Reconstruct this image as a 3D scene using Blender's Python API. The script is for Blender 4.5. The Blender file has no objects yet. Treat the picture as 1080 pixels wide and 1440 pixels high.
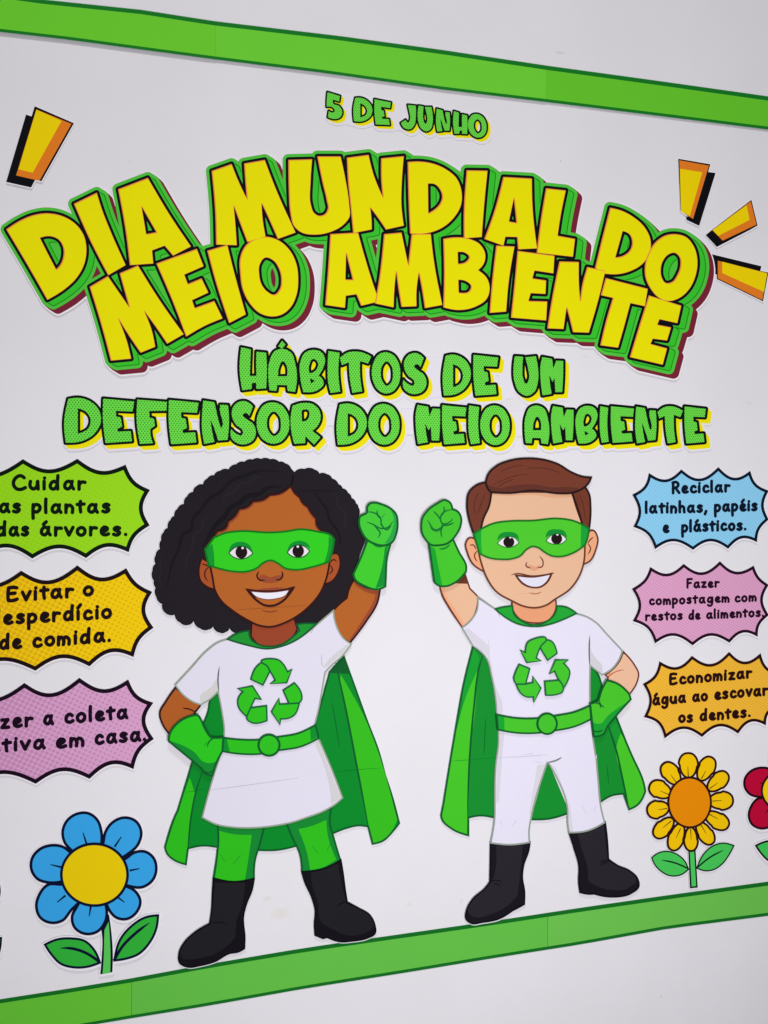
import bpy, math, random
import numpy as np
from mathutils import Vector, Matrix

# ------------------------------------------------------------------ camera, world, lamps, exposure
scene = bpy.context.scene
C = scene.collection
random.seed(5)
F = 1040.0                                   # focal length in photo pixels (photo is 1080 x 1440)
_h = Vector((4321, 54, F)).normalized()      # wall horizontal, in camera axes (right, up, forward)
_v = Vector((.0025, 1, -.062)); _v = (_v - _h * _v.dot(_h)).normalized()
_n = _h.cross(_v).normalized()               # in camera axes
if _n.z < 0: _n = -_n                        # points into the wall
R = Matrix((_h, _n, _v))                     # camera axes -> world (x along wall, y into wall, z up)
DIST = 1.15
CAM = Vector((0, -DIST, 1.45))
cam_d = bpy.data.cameras.new('camera'); cam = bpy.data.objects.new('camera', cam_d); C.objects.link(cam)
cam_d.sensor_fit = 'VERTICAL'; cam_d.sensor_height = 36; cam_d.lens = F / 1440 * 36
cam_d.clip_start = .01; cam_d.clip_end = 50
Mc = R @ Matrix(((1, 0, 0), (0, 1, 0), (0, 0, -1)))      # camera looks along -Z
cam.matrix_world = Matrix.Translation(CAM) @ Mc.to_4x4()
scene.camera = cam

w = bpy.data.worlds.new('World'); scene.world = w; w.use_nodes = True
w.node_tree.nodes['Background'].inputs['Color'].default_value = (.97, .96, 1, 1)
w.node_tree.nodes['Background'].inputs['Strength'].default_value = .14

def area(name, loc, target, sx, sy, power, col):
    d = bpy.data.lights.new(name, 'AREA'); d.shape = 'RECTANGLE'; d.size = sx; d.size_y = sy
    d.energy = power; d.color = col
    o = bpy.data.objects.new(name, d); C.objects.link(o); o.location = loc
    o.rotation_euler = (Vector(target) - Vector(loc)).to_track_quat('-Z', 'Y').to_euler()
    return o
area('ceiling_panel', (.05, -1.6, 5.0), (.1, 0, 1.4), 1.1, .4, 64, (1, .985, .985))
area('centre_fill', (.40, -1.5, 1.02), (.40, 0, 1.02), .8, .8, 16.8, (.985, .965, 1))  # unseen fill lamp behind the camera, added to brighten the wall's centre
scene.view_settings.view_transform = 'Standard'; scene.view_settings.look = 'None'
scene.view_settings.exposure = .14; scene.view_settings.gamma = 1
scene.cycles.use_denoising = True

# ------------------------------------------------------------------ helpers
def world(x, y, h=0.0):
    """photo pixel -> point on the plane h metres in front of the wall"""
    d = R @ Vector((x - 540, 720 - y, F))
    t = (-h - CAM.y) / d.y
    return CAM + d * t

def lin(c):
    c = c / 255.0
    return c / 12.92 if c <= .04045 else ((c + .055) / 1.055) ** 2.4
LUM = (.94, .95, .985)
MATS = {}
def newmat(name):
    m = bpy.data.materials.new(name); m.use_nodes = True
    return m, m.node_tree, m.node_tree.nodes['Principled BSDF']
def paper_finish(nt, b, bump=.06, rough=.6):
    b.inputs['Roughness'].default_value = rough
    b.inputs['Specular IOR Level'].default_value = .05
    g = nt.nodes.new('ShaderNodeNewGeometry')
    no = nt.nodes.new('ShaderNodeTexNoise'); no.inputs['Scale'].default_value = 14; no.inputs['Detail'].default_value = 3
    nt.links.new(g.outputs['Position'], no.inputs['Vector'])
    no2 = nt.nodes.new('ShaderNodeTexNoise'); no2.inputs['Scale'].default_value = 900
    nt.links.new(g.outputs['Position'], no2.inputs['Vector'])
    ma = nt.nodes.new('ShaderNodeMath'); ma.operation = 'MULTIPLY_ADD'; ma.inputs[1].default_value = .02
    nt.links.new(no2.outputs['Fac'], ma.inputs[0]); nt.links.new(no.outputs['Fac'], ma.inputs[2])
    bp = nt.nodes.new('ShaderNodeBump'); bp.inputs['Strength'].default_value = bump * 3; bp.inputs['Distance'].default_value = .004
    nt.links.new(ma.outputs[0], bp.inputs['Height']); nt.links.new(bp.outputs['Normal'], b.inputs['Normal'])
    return no, no2
def base(col):
    return tuple(min(.92, max(.0015, lin(v) / l)) for v, l in zip(col, LUM)) + (1,)
def mat(col, rough=.6):
    """printed paper of the colour it has in the photograph"""
    k = (tuple(col), rough)
    if k in MATS: return MATS[k]
    m, nt, b = newmat('printed_paper')
    no, no2 = paper_finish(nt, b, .06, rough)
    # slight unevenness of the printer ink
    mx = nt.nodes.new('ShaderNodeMix'); mx.data_type = 'RGBA'; mx.blend_type = 'MIX'
    bc = base(col)
    mx.inputs['A'].default_value = tuple(v * .955 for v in bc[:3]) + (1,)
    mx.inputs['B'].default_value = tuple(min(.95, v * 1.045) for v in bc[:3]) + (1,)
    ad = nt.nodes.new('ShaderNodeMath'); ad.operation = 'MULTIPLY_ADD'; ad.inputs[1].default_value = .5
    hf = nt.nodes.new('ShaderNodeMath'); hf.operation = 'MULTIPLY'; hf.inputs[1].default_value = .5
    nt.links.new(no.outputs['Fac'], hf.inputs[0])
    nt.links.new(no2.outputs['Fac'], ad.inputs[0]); nt.links.new(hf.outputs[0], ad.inputs[2])
    nt.links.new(ad.outputs[0], mx.inputs['Factor']); nt.links.new(mx.outputs['Result'], b.inputs['Base Color'])
    MATS[k] = m
    return m
def dotmat(col, dot, step, rad, ang=0, hexy=1.0, fade=0.0, soft=.12):
    """printed halftone: a lattice of dots (step, radius in metres); fade shrinks the dots towards +x"""
    k = ('dot', tuple(col), tuple(dot), step, rad, ang, fade)
    if k in MATS: return MATS[k]
    m, nt, b = newmat('halftone_paper'); paper_finish(nt, b)
    N = nt.nodes.new; L = nt.links.new
    tc = N('ShaderNodeTexCoord')
    mp = N('ShaderNodeMapping'); mp.inputs['Rotation'].default_value = (0, ang, 0)
    mp.inputs['Scale'].default_value = (1 / step, 0, 1 / (step * hexy))
    L(tc.outputs['Object'], mp.inputs['Vector'])
    outs = []
    for off in (0, .5):
        a = N('ShaderNodeVectorMath'); a.operation = 'ADD'; a.inputs[1].default_value = (off + 100, 0, off + 100)
        f = N('ShaderNodeVectorMath'); f.operation = 'FRACTION'
        s = N('ShaderNodeVectorMath'); s.operation = 'SUBTRACT'; s.inputs[1].default_value = (.5, 0, .5)
        q = N('ShaderNodeVectorMath'); q.operation = 'MULTIPLY'; q.inputs[1].default_value = (1, 0, hexy)
        ln = N('ShaderNodeVectorMath'); ln.operation = 'LENGTH'
        L(mp.outputs[0], a.inputs[0]); L(a.outputs[0], f.inputs[0]); L(f.outputs[0], s.inputs[0])
        L(s.outputs[0], q.inputs[0]); L(q.outputs[0], ln.inputs[0]); outs.append(ln.outputs['Value'])
    mn = N('ShaderNodeMath'); mn.operation = 'MINIMUM'; L(outs[0], mn.inputs[0]); L(outs[1], mn.inputs[1])
    sx = N('ShaderNodeSeparateXYZ'); L(tc.outputs['Object'], sx.inputs[0])
    rr = N('ShaderNodeMath'); rr.operation = 'MULTIPLY_ADD'; rr.inputs[1].default_value = -fade; rr.inputs[2].default_value = rad / step
    L(sx.outputs['X'], rr.inputs[0])
    df = N('ShaderNodeMath'); df.operation = 'SUBTRACT'; L(rr.outputs[0], df.inputs[0]); L(mn.outputs[0], df.inputs[1])
    mr = N('ShaderNodeMapRange'); mr.inputs['From Min'].default_value = -soft / 2; mr.inputs['From Max'].default_value = soft / 2
    L(df.outputs[0], mr.inputs['Value'])
    mx = N('ShaderNodeMix'); mx.data_type = 'RGBA'
    mx.inputs['A'].default_value = base(col); mx.inputs['B'].default_value = base(dot)
    L(mr.outputs['Result'], mx.inputs['Factor']); L(mx.outputs['Result'], b.inputs['Base Color'])
    MATS[k] = m
    return m

CROP = {'P': (0, 0, 1), 'c1': (0, 200, 4.5), 'c2': (220, 200, 4.5), 'c3': (400, 200, 4.5), 'c5': (620, 200, 4.5),
        'c6': (840, 220, 4.5), 'c4': (100, 340, 4.5), 'c7': (320, 470, 4.5), 'c8': (560, 470, 4.5), 'c9': (780, 470, 4.5),
        'c10': (80, 540, 4.5), 'cl': (440, 100, 1080 / 260), 'b1': (0, 630, 4.5), 'b2': (0, 780, 1440 / 330),
        'b4': (880, 640, 5.4), 'b6': (900, 900, 6), 'f1': (0, 1120, 4.5), 'f2': (900, 1040, 6), 'm1': (0, 140, 9)}
_s = 1080 / 210
for k, v in {'G1': (200, 630), 'G2': (370, 630), 'G3': (270, 720), 'G4': (210, 860), 'G5': (380, 860), 'G6': (220, 1090),
             'G7': (380, 1090), 'B2': (640, 630), 'B3': (600, 850), 'B4': (760, 850), 'B5': (600, 1060), 'B6': (720, 1060)}.items():
    CROP[k] = (v[0], v[1], _s)
CROP['G8'] = (310, 900, 1080 / 140); CROP['B8'] = (700, 880, 1080 / 140); CROP['B1'] = (580, 690, 7.2)

def raw(s, tf=None):
    out = []; cr = CROP['P']
    for t in s.split():
        if t[0] == '@': cr = CROP[t[1:]]; continue
        sm = t.endswith('~')
        a, b = t.rstrip('~').split(',')
        x = cr[0] + float(a) / cr[2]; y = cr[1] + float(b) / cr[2]
        if tf: x, y = tf(x, y)
        out.append((x, y, sm))
    return out
def spline(pts, closed=True, step=1.6):
    n = len(pts); P = [np.array(p[:2], float) for p in pts]; S = [p[2] for p in pts]
    T = [None] * n
    for i in range(n):
        if not S[i]: continue
        if not closed and i in (0, n - 1): continue
        v0 = P[i] - P[i - 1]; v1 = P[(i + 1) % n] - P[i]
        l0 = np.linalg.norm(v0) + 1e-6; l1 = np.linalg.norm(v1) + 1e-6
        t = v0 / l0 * l1 / (l0 + l1) + v1 / l1 * l0 / (l0 + l1)
        nn = np.linalg.norm(t)
        T[i] = t / nn if nn > 1e-6 else None
    out = []
    for i in range(n if closed else n - 1):
        a, b = P[i], P[(i + 1) % n]; ta, tb = T[i], T[(i + 1) % n]
        L = np.linalg.norm(b - a)
        if ta is None and tb is None:
            out.append(a); continue
        h1 = a + ta * L / 3 if ta is not None else None
        h2 = b - tb * L / 3 if tb is not None else None
        if h1 is None: h1 = a + (h2 - a) * .5
        if h2 is None: h2 = b + (h1 - b) * .5
        k = max(2, min(24, int(math.ceil(L / step))))
        for j in range(k):
            t = j / k
            out.append(a * (1 - t) ** 3 + 3 * h1 * t * (1 - t) ** 2 + 3 * h2 * t * t * (1 - t) + b * t ** 3)
    if not closed: out.append(P[-1])
    return np.array(out)
def loops(s, tf=None, closed=True, step=1.6):
    return [spline(raw(q, tf), closed, step) for q in s.split('|')]
def sarea(p):
    x, y = p[:, 0], p[:, 1]
    return .5 * float(np.sum(x * np.roll(y, -1) - np.roll(x, -1) * y))
def offset(p, d):
    if abs(d) < 1e-6: return p
    keep = np.linalg.norm(p - np.roll(p, 1, 0), axis=1) > 1e-3
    p = p[keep]
    sg = 1 if sarea(p) > 0 else -1
    e = np.roll(p, -1, 0) - p; e /= np.linalg.norm(e, axis=1)[:, None] + 1e-9
    nr = np.stack([e[:, 1], -e[:, 0]], 1) * sg
    m = nr + np.roll(nr, 1, 0); ml = np.sum(m * m, 1)
    m = m * (2 / np.maximum(ml, .8))[:, None]
    return p + m * d
def ribbon(s, w, w0=None, w1=None, tf=None):
    p = loops(s, tf, closed=False)[0] if isinstance(s, str) else s
    n = len(p)
    t = np.linspace(0, 1, n)
    w0 = w * .35 if w0 is None else w0; w1 = w * .35 if w1 is None else w1
    ww = w * np.ones(n)
    ww = np.where(t < .3, w0 + (w - w0) * np.sin(np.clip(t / .3, 0, 1) * np.pi / 2), ww)
    ww = np.where(t > .7, w1 + (w - w1) * np.sin(np.clip((1 - t) / .3, 0, 1) * np.pi / 2), ww)
    e = np.gradient(p, axis=0); e /= np.linalg.norm(e, axis=1)[:, None] + 1e-9
    nr = np.stack([-e[:, 1], e[:, 0]], 1)
    a = p + nr * ww[:, None] / 2; b = p - nr * ww[:, None] / 2
    return np.vstack([a, b[::-1]])

# distance fields on a pixel grid: true offsets, unions and sweeps of shapes
class Field:
    def __init__(s, x0, y0, x1, y1, r=.5):
        s.x0, s.y0, s.r = x0, y0, r
        s.nx = int((x1 - x0) / r) + 1; s.ny = int((y1 - y0) / r) + 1
        s.f = np.full((s.ny, s.nx), 99., np.float32)
    def add(s, lps, pad=16):
        allp = np.vstack(lps); lo = allp.min(0) - pad; hi = allp.max(0) + pad
        i0 = max(0, int((lo[0] - s.x0) / s.r)); i1 = min(s.nx, int((hi[0] - s.x0) / s.r) + 1)
        j0 = max(0, int((lo[1] - s.y0) / s.r)); j1 = min(s.ny, int((hi[1] - s.y0) / s.r) + 1)
        if i1 <= i0 or j1 <= j0: return
        X, Y = np.meshgrid(s.x0 + np.arange(i0, i1) * s.r, s.y0 + np.arange(j0, j1) * s.r)
        X = X.astype(np.float32); Y = Y.astype(np.float32)
        d2 = np.full(X.shape, 1e9, np.float32); ins = np.zeros(X.shape, bool)
        for p in lps:
            q = np.roll(p, -1, 0)
            for (ax, ay), (bx, by) in zip(p, q):
                ex, ey = bx - ax, by - ay; l2 = ex * ex + ey * ey
                if l2 < 1e-9: continue
                wx = X - ax; wy = Y - ay
                t = np.clip((wx * ex + wy * ey) / l2, 0, 1)
                np.minimum(d2, (wx - ex * t) ** 2 + (wy - ey * t) ** 2, out=d2)
                if ay != by:
                    c = ((ay > Y) != (by > Y)) & (X < ex * (Y - ay) / ey + ax)
                    ins ^= c
        d = np.sqrt(d2); d[ins] *= -1
        s.f[j0:j1, i0:i1] = np.minimum(s.f[j0:j1, i0:i1], d)
    def stroke(s, paths, w):
        allp = np.vstack(paths); lo = allp.min(0) - w - 2; hi = allp.max(0) + w + 2
        i0 = max(0, int((lo[0] - s.x0) / s.r)); i1 = min(s.nx, int((hi[0] - s.x0) / s.r) + 1)
        j0 = max(0, int((lo[1] - s.y0) / s.r)); j1 = min(s.ny, int((hi[1] - s.y0) / s.r) + 1)
        X, Y = np.meshgrid(s.x0 + np.arange(i0, i1) * s.r, s.y0 + np.arange(j0, j1) * s.r)
        d2 = np.full(X.shape, 1e9, np.float32)
        for p in paths:
            if len(p) == 1: p = np.vstack([p, p + 1e-3])
            for (ax, ay), (bx, by) in zip(p[:-1], p[1:]):
                ex, ey = bx - ax, by - ay; l2 = ex * ex + ey * ey + 1e-9
                wx = X - ax; wy = Y - ay
                t = np.clip((wx * ex + wy * ey) / l2, 0, 1)
                np.minimum(d2, (wx - ex * t) ** 2 + (wy - ey * t) ** 2, out=d2)
        s.f[j0:j1, i0:i1] = np.minimum(s.f[j0:j1, i0:i1], np.sqrt(d2) - w / 2)
    def copy(s):
        g = Field.__new__(Field); g.__dict__.update(s.__dict__); g.f = s.f.copy(); return g
    def shift(s, dx, dy):
        g = s.copy(); i = int(round(dx / s.r)); j = int(round(dy / s.r))
        g.f = np.full_like(s.f, 99)
        ys = slice(max(0, j), min(s.ny, s.ny + j)); xs = slice(max(0, i), min(s.nx, s.nx + i))
        yo = slice(max(0, -j), min(s.ny, s.ny - j)); xo = slice(max(0, -i), min(s.nx, s.nx - i))
        g.f[ys, xs] = s.f[yo, xo]; return g
    def sweep(s, dx, dy, k=None):
        k = k or int(max(abs(dx), abs(dy)) / s.r)
        g = s.copy()
        for t in range(1, k + 1):
            np.minimum(g.f, s.shift(dx * t / k, dy * t / k).f, out=g.f)
        return g
    def contour(s, level=0.0, tol=.07, minarea=1.5):
        f = s.f - level
        f[0, :] = f[-1, :] = f[:, 0] = f[:, -1] = 5
        f[np.abs(f) < 1e-5] = 1e-5
        ins = f < 0
        code = ins[:-1, :-1] * 1 + ins[:-1, 1:] * 2 + ins[1:, 1:] * 4 + ins[1:, :-1] * 8
        js, is_ = np.nonzero((code > 0) & (code < 15))
        TB = {1: [(3, 0)], 2: [(0, 1)], 3: [(3, 1)], 4: [(1, 2)], 5: [(3, 0), (1, 2)], 6: [(0, 2)], 7: [(3, 2)], 8: [(2, 3)],
              9: [(2, 0)], 10: [(0, 1), (2, 3)], 11: [(2, 1)], 12: [(1, 3)], 13: [(1, 0)], 14: [(0, 3)]}
        nxt = {}
        for j, i in zip(js.tolist(), is_.tolist()):
            ed = ((0, j, i), (1, j, i + 1), (0, j + 1, i), (1, j, i))
            for a, b in TB[int(code[j, i])]:
                nxt[ed[a]] = ed[b]
        res = []
        while nxt:
            st, cur = nxt.popitem(); lp = [st]
            while cur != st and cur in nxt:
                lp.append(cur); cur = nxt.pop(cur)
            pts = []
            for k, j, i in lp:
                if k == 0:
                    a, b = f[j, i], f[j, i + 1]; pts.append((i + a / (a - b), j))
                else:
                    a, b = f[j, i], f[j + 1, i]; pts.append((i, j + a / (a - b)))
            p = np.array(pts, float) * s.r + (s.x0, s.y0)
            if len(p) < 4 or abs(sarea(p)) < minarea: continue
            p = simplify(p, tol)
            if len(p) >= 3: res.append(p)
        return res
def simplify(p, tol):
    n = len(p)
    if n < 8: return p
    k = int(np.argmax(np.sum((p - p[0]) ** 2, 1)))
    keep = np.zeros(n + 1, bool); keep[[0, k, n]] = True
    q = np.vstack([p, p[:1]]); st = [(0, k), (k, n)]
    while st:
        a, b = st.pop()
        if b - a < 2: continue
        e = q[b] - q[a]; L = np.hypot(*e)
        v = q[a + 1:b] - q[a]
        d = np.abs(v[:, 0] * e[1] - v[:, 1] * e[0]) / L if L > 1e-6 else np.hypot(v[:, 0], v[:, 1])
        m = int(np.argmax(d))
        if d[m] > tol:
            m += a + 1; keep[m] = True; st += [(a, m), (m, b)]
    return q[:-1][keep[:-1]]

def triangulate(lps):
    cu = bpy.data.curves.new('t', 'CURVE'); cu.dimensions = '2D'; cu.fill_mode = 'FRONT'
    for p in lps:
        sp = cu.splines.new('POLY'); sp.points.add(len(p) - 1)
        co = np.zeros((len(p), 4), np.float32); co[:, 0] = p[:, 0]; co[:, 1] = -p[:, 1]; co[:, 3] = 1
        sp.points.foreach_set('co', co.ravel()); sp.use_cyclic_u = True
    ob = bpy.data.objects.new('t', cu)
    me = ob.to_mesh()
    vs = [(v.co.x, -v.co.y) for v in me.vertices]; fs = [tuple(f.vertices) for f in me.polygons]
    ob.to_mesh_clear(); bpy.data.objects.remove(ob); bpy.data.curves.remove(cu)
    return vs, fs

STEP = .00003
GAIN = [1.0]      # light falls off towards the rim of the display: ink colours read off the photo are scaled back to the paper's own
class Thing:
    """a paper cut-out on the wall; its printed layers are stacked on the card face"""
    def __init__(s, name, label, cat, cx, cy, gap=.0012, group=None, tilt=0.0):
        s.o = bpy.data.objects.new(name, None); C.objects.link(s.o)
        s.o.empty_display_size = .03
        s.org = world(cx, cy, 0); s.o.location = s.org
        s.o['label'] = label; s.o['category'] = cat
        if group: s.o['group'] = group
        gap *= .75 if name != 'border_strip' else 1; s.gap = gap; s.h = gap; s.tilt = tilt * .6; s.top = None; s.gain = GAIN[0]
    def up(s, k=1): s.h += STEP * k; return s.h
class Part:
    """one mesh: a list of (loops, material, height) layers"""
    def __init__(s, thing, name, parent=None, label=None):
        s.t = thing; s.name = name; s.parent = parent; s.V = []; s.Fc = []; s.mi = []; s.mats = []; s.label = label; s.pend = None; s.dirty = False
    def _m(s, m):
        if not isinstance(m, bpy.types.Material): m = mat(tuple(min(255, round(c * s.t.gain)) for c in m))
        if m not in s.mats: s.mats.append(m)
        return s.mats.index(m)
    def layer(s, lps, m, h=None, thick=0):
        if isinstance(lps, np.ndarray): lps = [lps]
        if not lps: return s
        s.dirty = True
        if h is None: h = s.t.up()
        vs, fs = triangulate(lps); b = len(s.V); mi = s._m(m)
        if s.t.top is None: s.t.top = max((world(x, y, h) - s.t.org).z for x, y in vs)
        def put(x, y, hh):
            p = world(x, y, hh) - s.t.org
            if s.t.tilt: p.y -= (s.t.top - p.z) * s.t.tilt
            s.V.append(p)
        for x, y in vs: put(x, y, h)
        for f in fs:
            s.Fc.append([b + i for i in f]); s.mi.append(mi)
        if thick:
            for p in lps:
                b = len(s.V); n = len(p)
                for x, y in p: put(x, y, h)
                for x, y in p:
                    put(x, y, h); s.V[-1].y += thick
                for i in range(n):
                    j = (i + 1) % n
                    s.Fc.append([b + i, b + j, b + n + j, b + n + i]); s.mi.append(mi)
        return s
    def shape(s, st, fill, line=None, w=1.6, tf=None):
        L = loops(st, tf) if isinstance(st, str) else st
        w *= 1.6
        if line is not None:
            s.ring()
            s.layer([offset(p, w / 2 if k == 0 else -w / 2) for k, p in enumerate(L)], line)
            s.layer([offset(p, -w / 2 if k == 0 else w / 2) for k, p in enumerate(L)], fill)
            s.pend = (L, line, w); s.dirty = False
        else: s.layer(L, fill)
        return s
    def ring(s):
        """the printed outline again, over the patches laid on the shape"""
        if s.pend and s.dirty:
            L, line, w = s.pend; s.pend = None
            for p in L: s.layer([offset(p, w / 2), offset(p, -w / 2)], line)
        s.pend = None
    def line(s, st, col, w=1.6, w0=None, w1=None, tf=None):
        for q in st.split('|'): s.layer([ribbon(q, w * 1.45, w0, w1, tf)], col)
        return s
    def build(s):
        s.ring()
        me = bpy.data.meshes.new(s.name); me.from_pydata([tuple(v) for v in s.V], [], s.Fc)
        for m in s.mats: me.materials.append(m)
        me.polygons.foreach_set('material_index', s.mi); me.update()
        o = bpy.data.objects.new(s.name, me); C.objects.link(o); o.parent = s.parent or s.t.o
        if s.label: o['label'] = s.label
        s.obj = o
        return o
# ------------------------------------------------------------------ the wall
def build_wall():
    m, nt, b = newmat('painted_wall'); N = nt.nodes.new; L = nt.links.new
    b.inputs['Roughness'].default_value = .55; b.inputs['Specular IOR Level'].default_value = .15
    g = N('ShaderNodeNewGeometry')
    n1 = N('ShaderNodeTexNoise'); n1.inputs['Scale'].default_value = 5; n1.inputs['Detail'].default_value = 5
    n2 = N('ShaderNodeTexNoise'); n2.inputs['Scale'].default_value = 160; n2.inputs['Detail'].default_value = 3
    n3 = N('ShaderNodeTexNoise'); n3.inputs['Scale'].default_value = 38; n3.inputs['Detail'].default_value = 4
    for n in (n1, n2, n3): L(g.outputs['Position'], n.inputs['Vector'])
    cr = N('ShaderNodeValToRGB'); e = cr.color_ramp.elements
    e[0].position = .3; e[0].color = (.792, .783, .808, 1); e[1].position = .7; e[1].color = (.828, .819, .848, 1)
    L(n1.outputs['Fac'], cr.inputs['Fac'])
    last = cr.outputs['Color']
    # old stains and scuffs in the paint
    for (px, py, rx, rz, col, amt) in ((399, 1281, .013, .008, (.72, .68, .52), .36), (378, 1262, .006, .004, (.7, .64, .5), .35),
                                       (790, 74, .008, .0015, (.5, .49, .5), .5), (930, 1401, .002, .002, (.5, .46, .48), .5),
                                       (577, 1270, .004, .003, (.7, .65, .55), .4), (789, 226, .0016, .0016, (.45, .45, .46), .5),
                                       (183, 227, .0015, .0015, (.5, .5, .52), .4), (826, 501, .007, .0015, (.6, .6, .62), .35),
                                       (1056, 566, .006, .003, (.66, .65, .67), .35), (650, 1266, .003, .004, (.62, .6, .6), .3)):
        p = world(px, py)
        s = N('ShaderNodeVectorMath'); s.operation = 'SUBTRACT'; s.inputs[1].default_value = p
        d = N('ShaderNodeVectorMath'); d.operation = 'MULTIPLY'; d.inputs[1].default_value = (1 / rx, 0, 1 / rz)
        w_ = N('ShaderNodeVectorMath'); w_.operation = 'MULTIPLY_ADD'; w_.inputs[1].default_value = (.9, 0, .9)
        ln = N('ShaderNodeVectorMath'); ln.operation = 'LENGTH'
        mr = N('ShaderNodeMapRange'); mr.inputs['From Min'].default_value = 1.6; mr.inputs['From Max'].default_value = .2
        mr.inputs['To Max'].default_value = amt; mr.interpolation_type = 'SMOOTHSTEP'
        L(g.outputs['Position'], s.inputs[0]); L(s.outputs[0], d.inputs[0])
        L(n3.outputs['Color'], w_.inputs[0]); L(d.outputs[0], w_.inputs[2]); L(w_.outputs[0], ln.inputs[0]); L(ln.outputs['Value'], mr.inputs['Value'])
        mx = N('ShaderNodeMix'); mx.data_type = 'RGBA'; mx.inputs['B'].default_value = (*col, 1)
        L(mr.outputs['Result'], mx.inputs['Factor']); L(last, mx.inputs['A']); last = mx.outputs['Result']
    L(last, b.inputs['Base Color'])
    a = N('ShaderNodeMath'); a.operation = 'MULTIPLY_ADD'; a.inputs[1].default_value = .12
    L(n2.outputs['Fac'], a.inputs[0]); L(n3.outputs['Fac'], a.inputs[2])
    bp = N('ShaderNodeBump'); bp.inputs['Strength'].default_value = .10; bp.inputs['Distance'].default_value = .003
    L(a.outputs[0], bp.inputs['Height']); L(bp.outputs['Normal'], b.inputs['Normal'])
    me = bpy.data.meshes.new('wall')
    x0, x1, z0, z1, y1 = -2.2, 2.4, 0, 2.9, .12
    v = [(x0, 0, z0), (x1, 0, z0), (x1, 0, z1), (x0, 0, z1), (x0, y1, z0), (x1, y1, z0), (x1, y1, z1), (x0, y1, z1)]
    f = [(0, 1, 2, 3), (5, 4, 7, 6), (3, 2, 6, 7), (4, 5, 1, 0), (0, 3, 7, 4), (1, 5, 6, 2)]
    me.from_pydata(v, [], f); me.materials.append(m)
    o = bpy.data.objects.new('wall', me); C.objects.link(o); o['kind'] = 'structure'
build_wall()

WHITE = (225, 223, 232)
INK = (12, 13, 18)
# ------------------------------------------------------------------ green border strips
GREENB = (96, 190, 52); DARKB = (18, 108, 34)
def interp(tab, x):
    xs = [a for a, _ in tab]; ys = [b for _, b in tab]
    if x < xs[0]: return ys[0] + (ys[1] - ys[0]) / (xs[1] - xs[0]) * (x - xs[0])
    if x > xs[-1]: return ys[-1] + (ys[-1] - ys[-2]) / (xs[-1] - xs[-2]) * (x - xs[-1])
    return float(np.interp(x, xs, ys))
TU = [(0, -9), (61, -.5), (200, 14), (299, 29.5), (480, 51), (620, 70), (770, 92.5), (920, 113), (1080, 135.5)]
TL = [(0, 44.5), (100, 56), (180, 67), (300, 83), (460, 103), (620, 125.5), (770, 143.5), (920, 162), (1080, 182)]
BU = [(0, 1405.5), (100, 1390), (185, 1376), (290, 1356.5), (430, 1333), (570, 1313), (700, 1294.5), (815, 1277), (940, 1259), (1080, 1240)]
BL = [(0, 1464), (120, 1443), (185, 1432), (290, 1415), (430, 1390), (570, 1368), (700, 1346.5), (815, 1328.5), (940, 1306), (1080, 1288)]
def strip(xa, xb, U, Lw, tu, tl, label, gap, shade, overlap):
    GAIN[0] = 1.10 if U is TU else 1.0
    t = Thing('border_strip', label, 'border strip', (xa + xb) / 2, (interp(U, (xa + xb) / 2) + interp(Lw, (xa + xb) / 2)) / 2, gap,
              'green strips framing the display')
    xs = np.linspace(xa, xb, 14)
    up = np.array([(x, interp(U, x)) for x in xs]); lo = np.array([(x, interp(Lw, x)) for x in xs])
    Part(t, 'strip_card').layer(np.vstack([up, lo[::-1]]), DARKB, thick=.0005).build()
    g = Part(t, 'green_face'); e = .12 if U is TU else .45
    xs2 = np.linspace(xa + e, xb - e * .2, 14)
    up2 = np.array([(x, interp(U, x) + tu) for x in xs2]); lo2 = np.array([(x, interp(Lw, x) - tl) for x in xs2])
    g.layer(np.vstack([up2, lo2[::-1]]), shade).build()
    return t
for xa, xb, lab, gap, sh in ((-150, 303, 'green strip with dark edges along the top, left end, above the orange and yellow mark', .0026, (97, 188, 44)),
                             (303, 768, 'green strip with dark edges along the top, middle piece above the date lettering', .0022, (99, 190, 50)),
                             (768, 1190, 'green strip with dark edges along the top, right end above the three rays', .0018, (92, 182, 42))):
    strip(xa, xb, TU, TL, 6, 4, lab, gap, sh, 0)
for xa, xb, lab, gap, sh in ((-150, 185, 'green strip with dark edges along the bottom, left end under the blue flower', .0006, (98, 192, 54)),
                             (185, 770, 'long green strip with dark edges under the girl and the left boot of the boy', .0006, (98, 190, 72)),
                             (770, 1190, 'green strip with dark edges along the bottom, right end under the yellow flower', .0006, (106, 192, 80))):
    strip(xa, xb, BU, BL, 5.5, 4.5, lab, gap, sh, 0)

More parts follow.
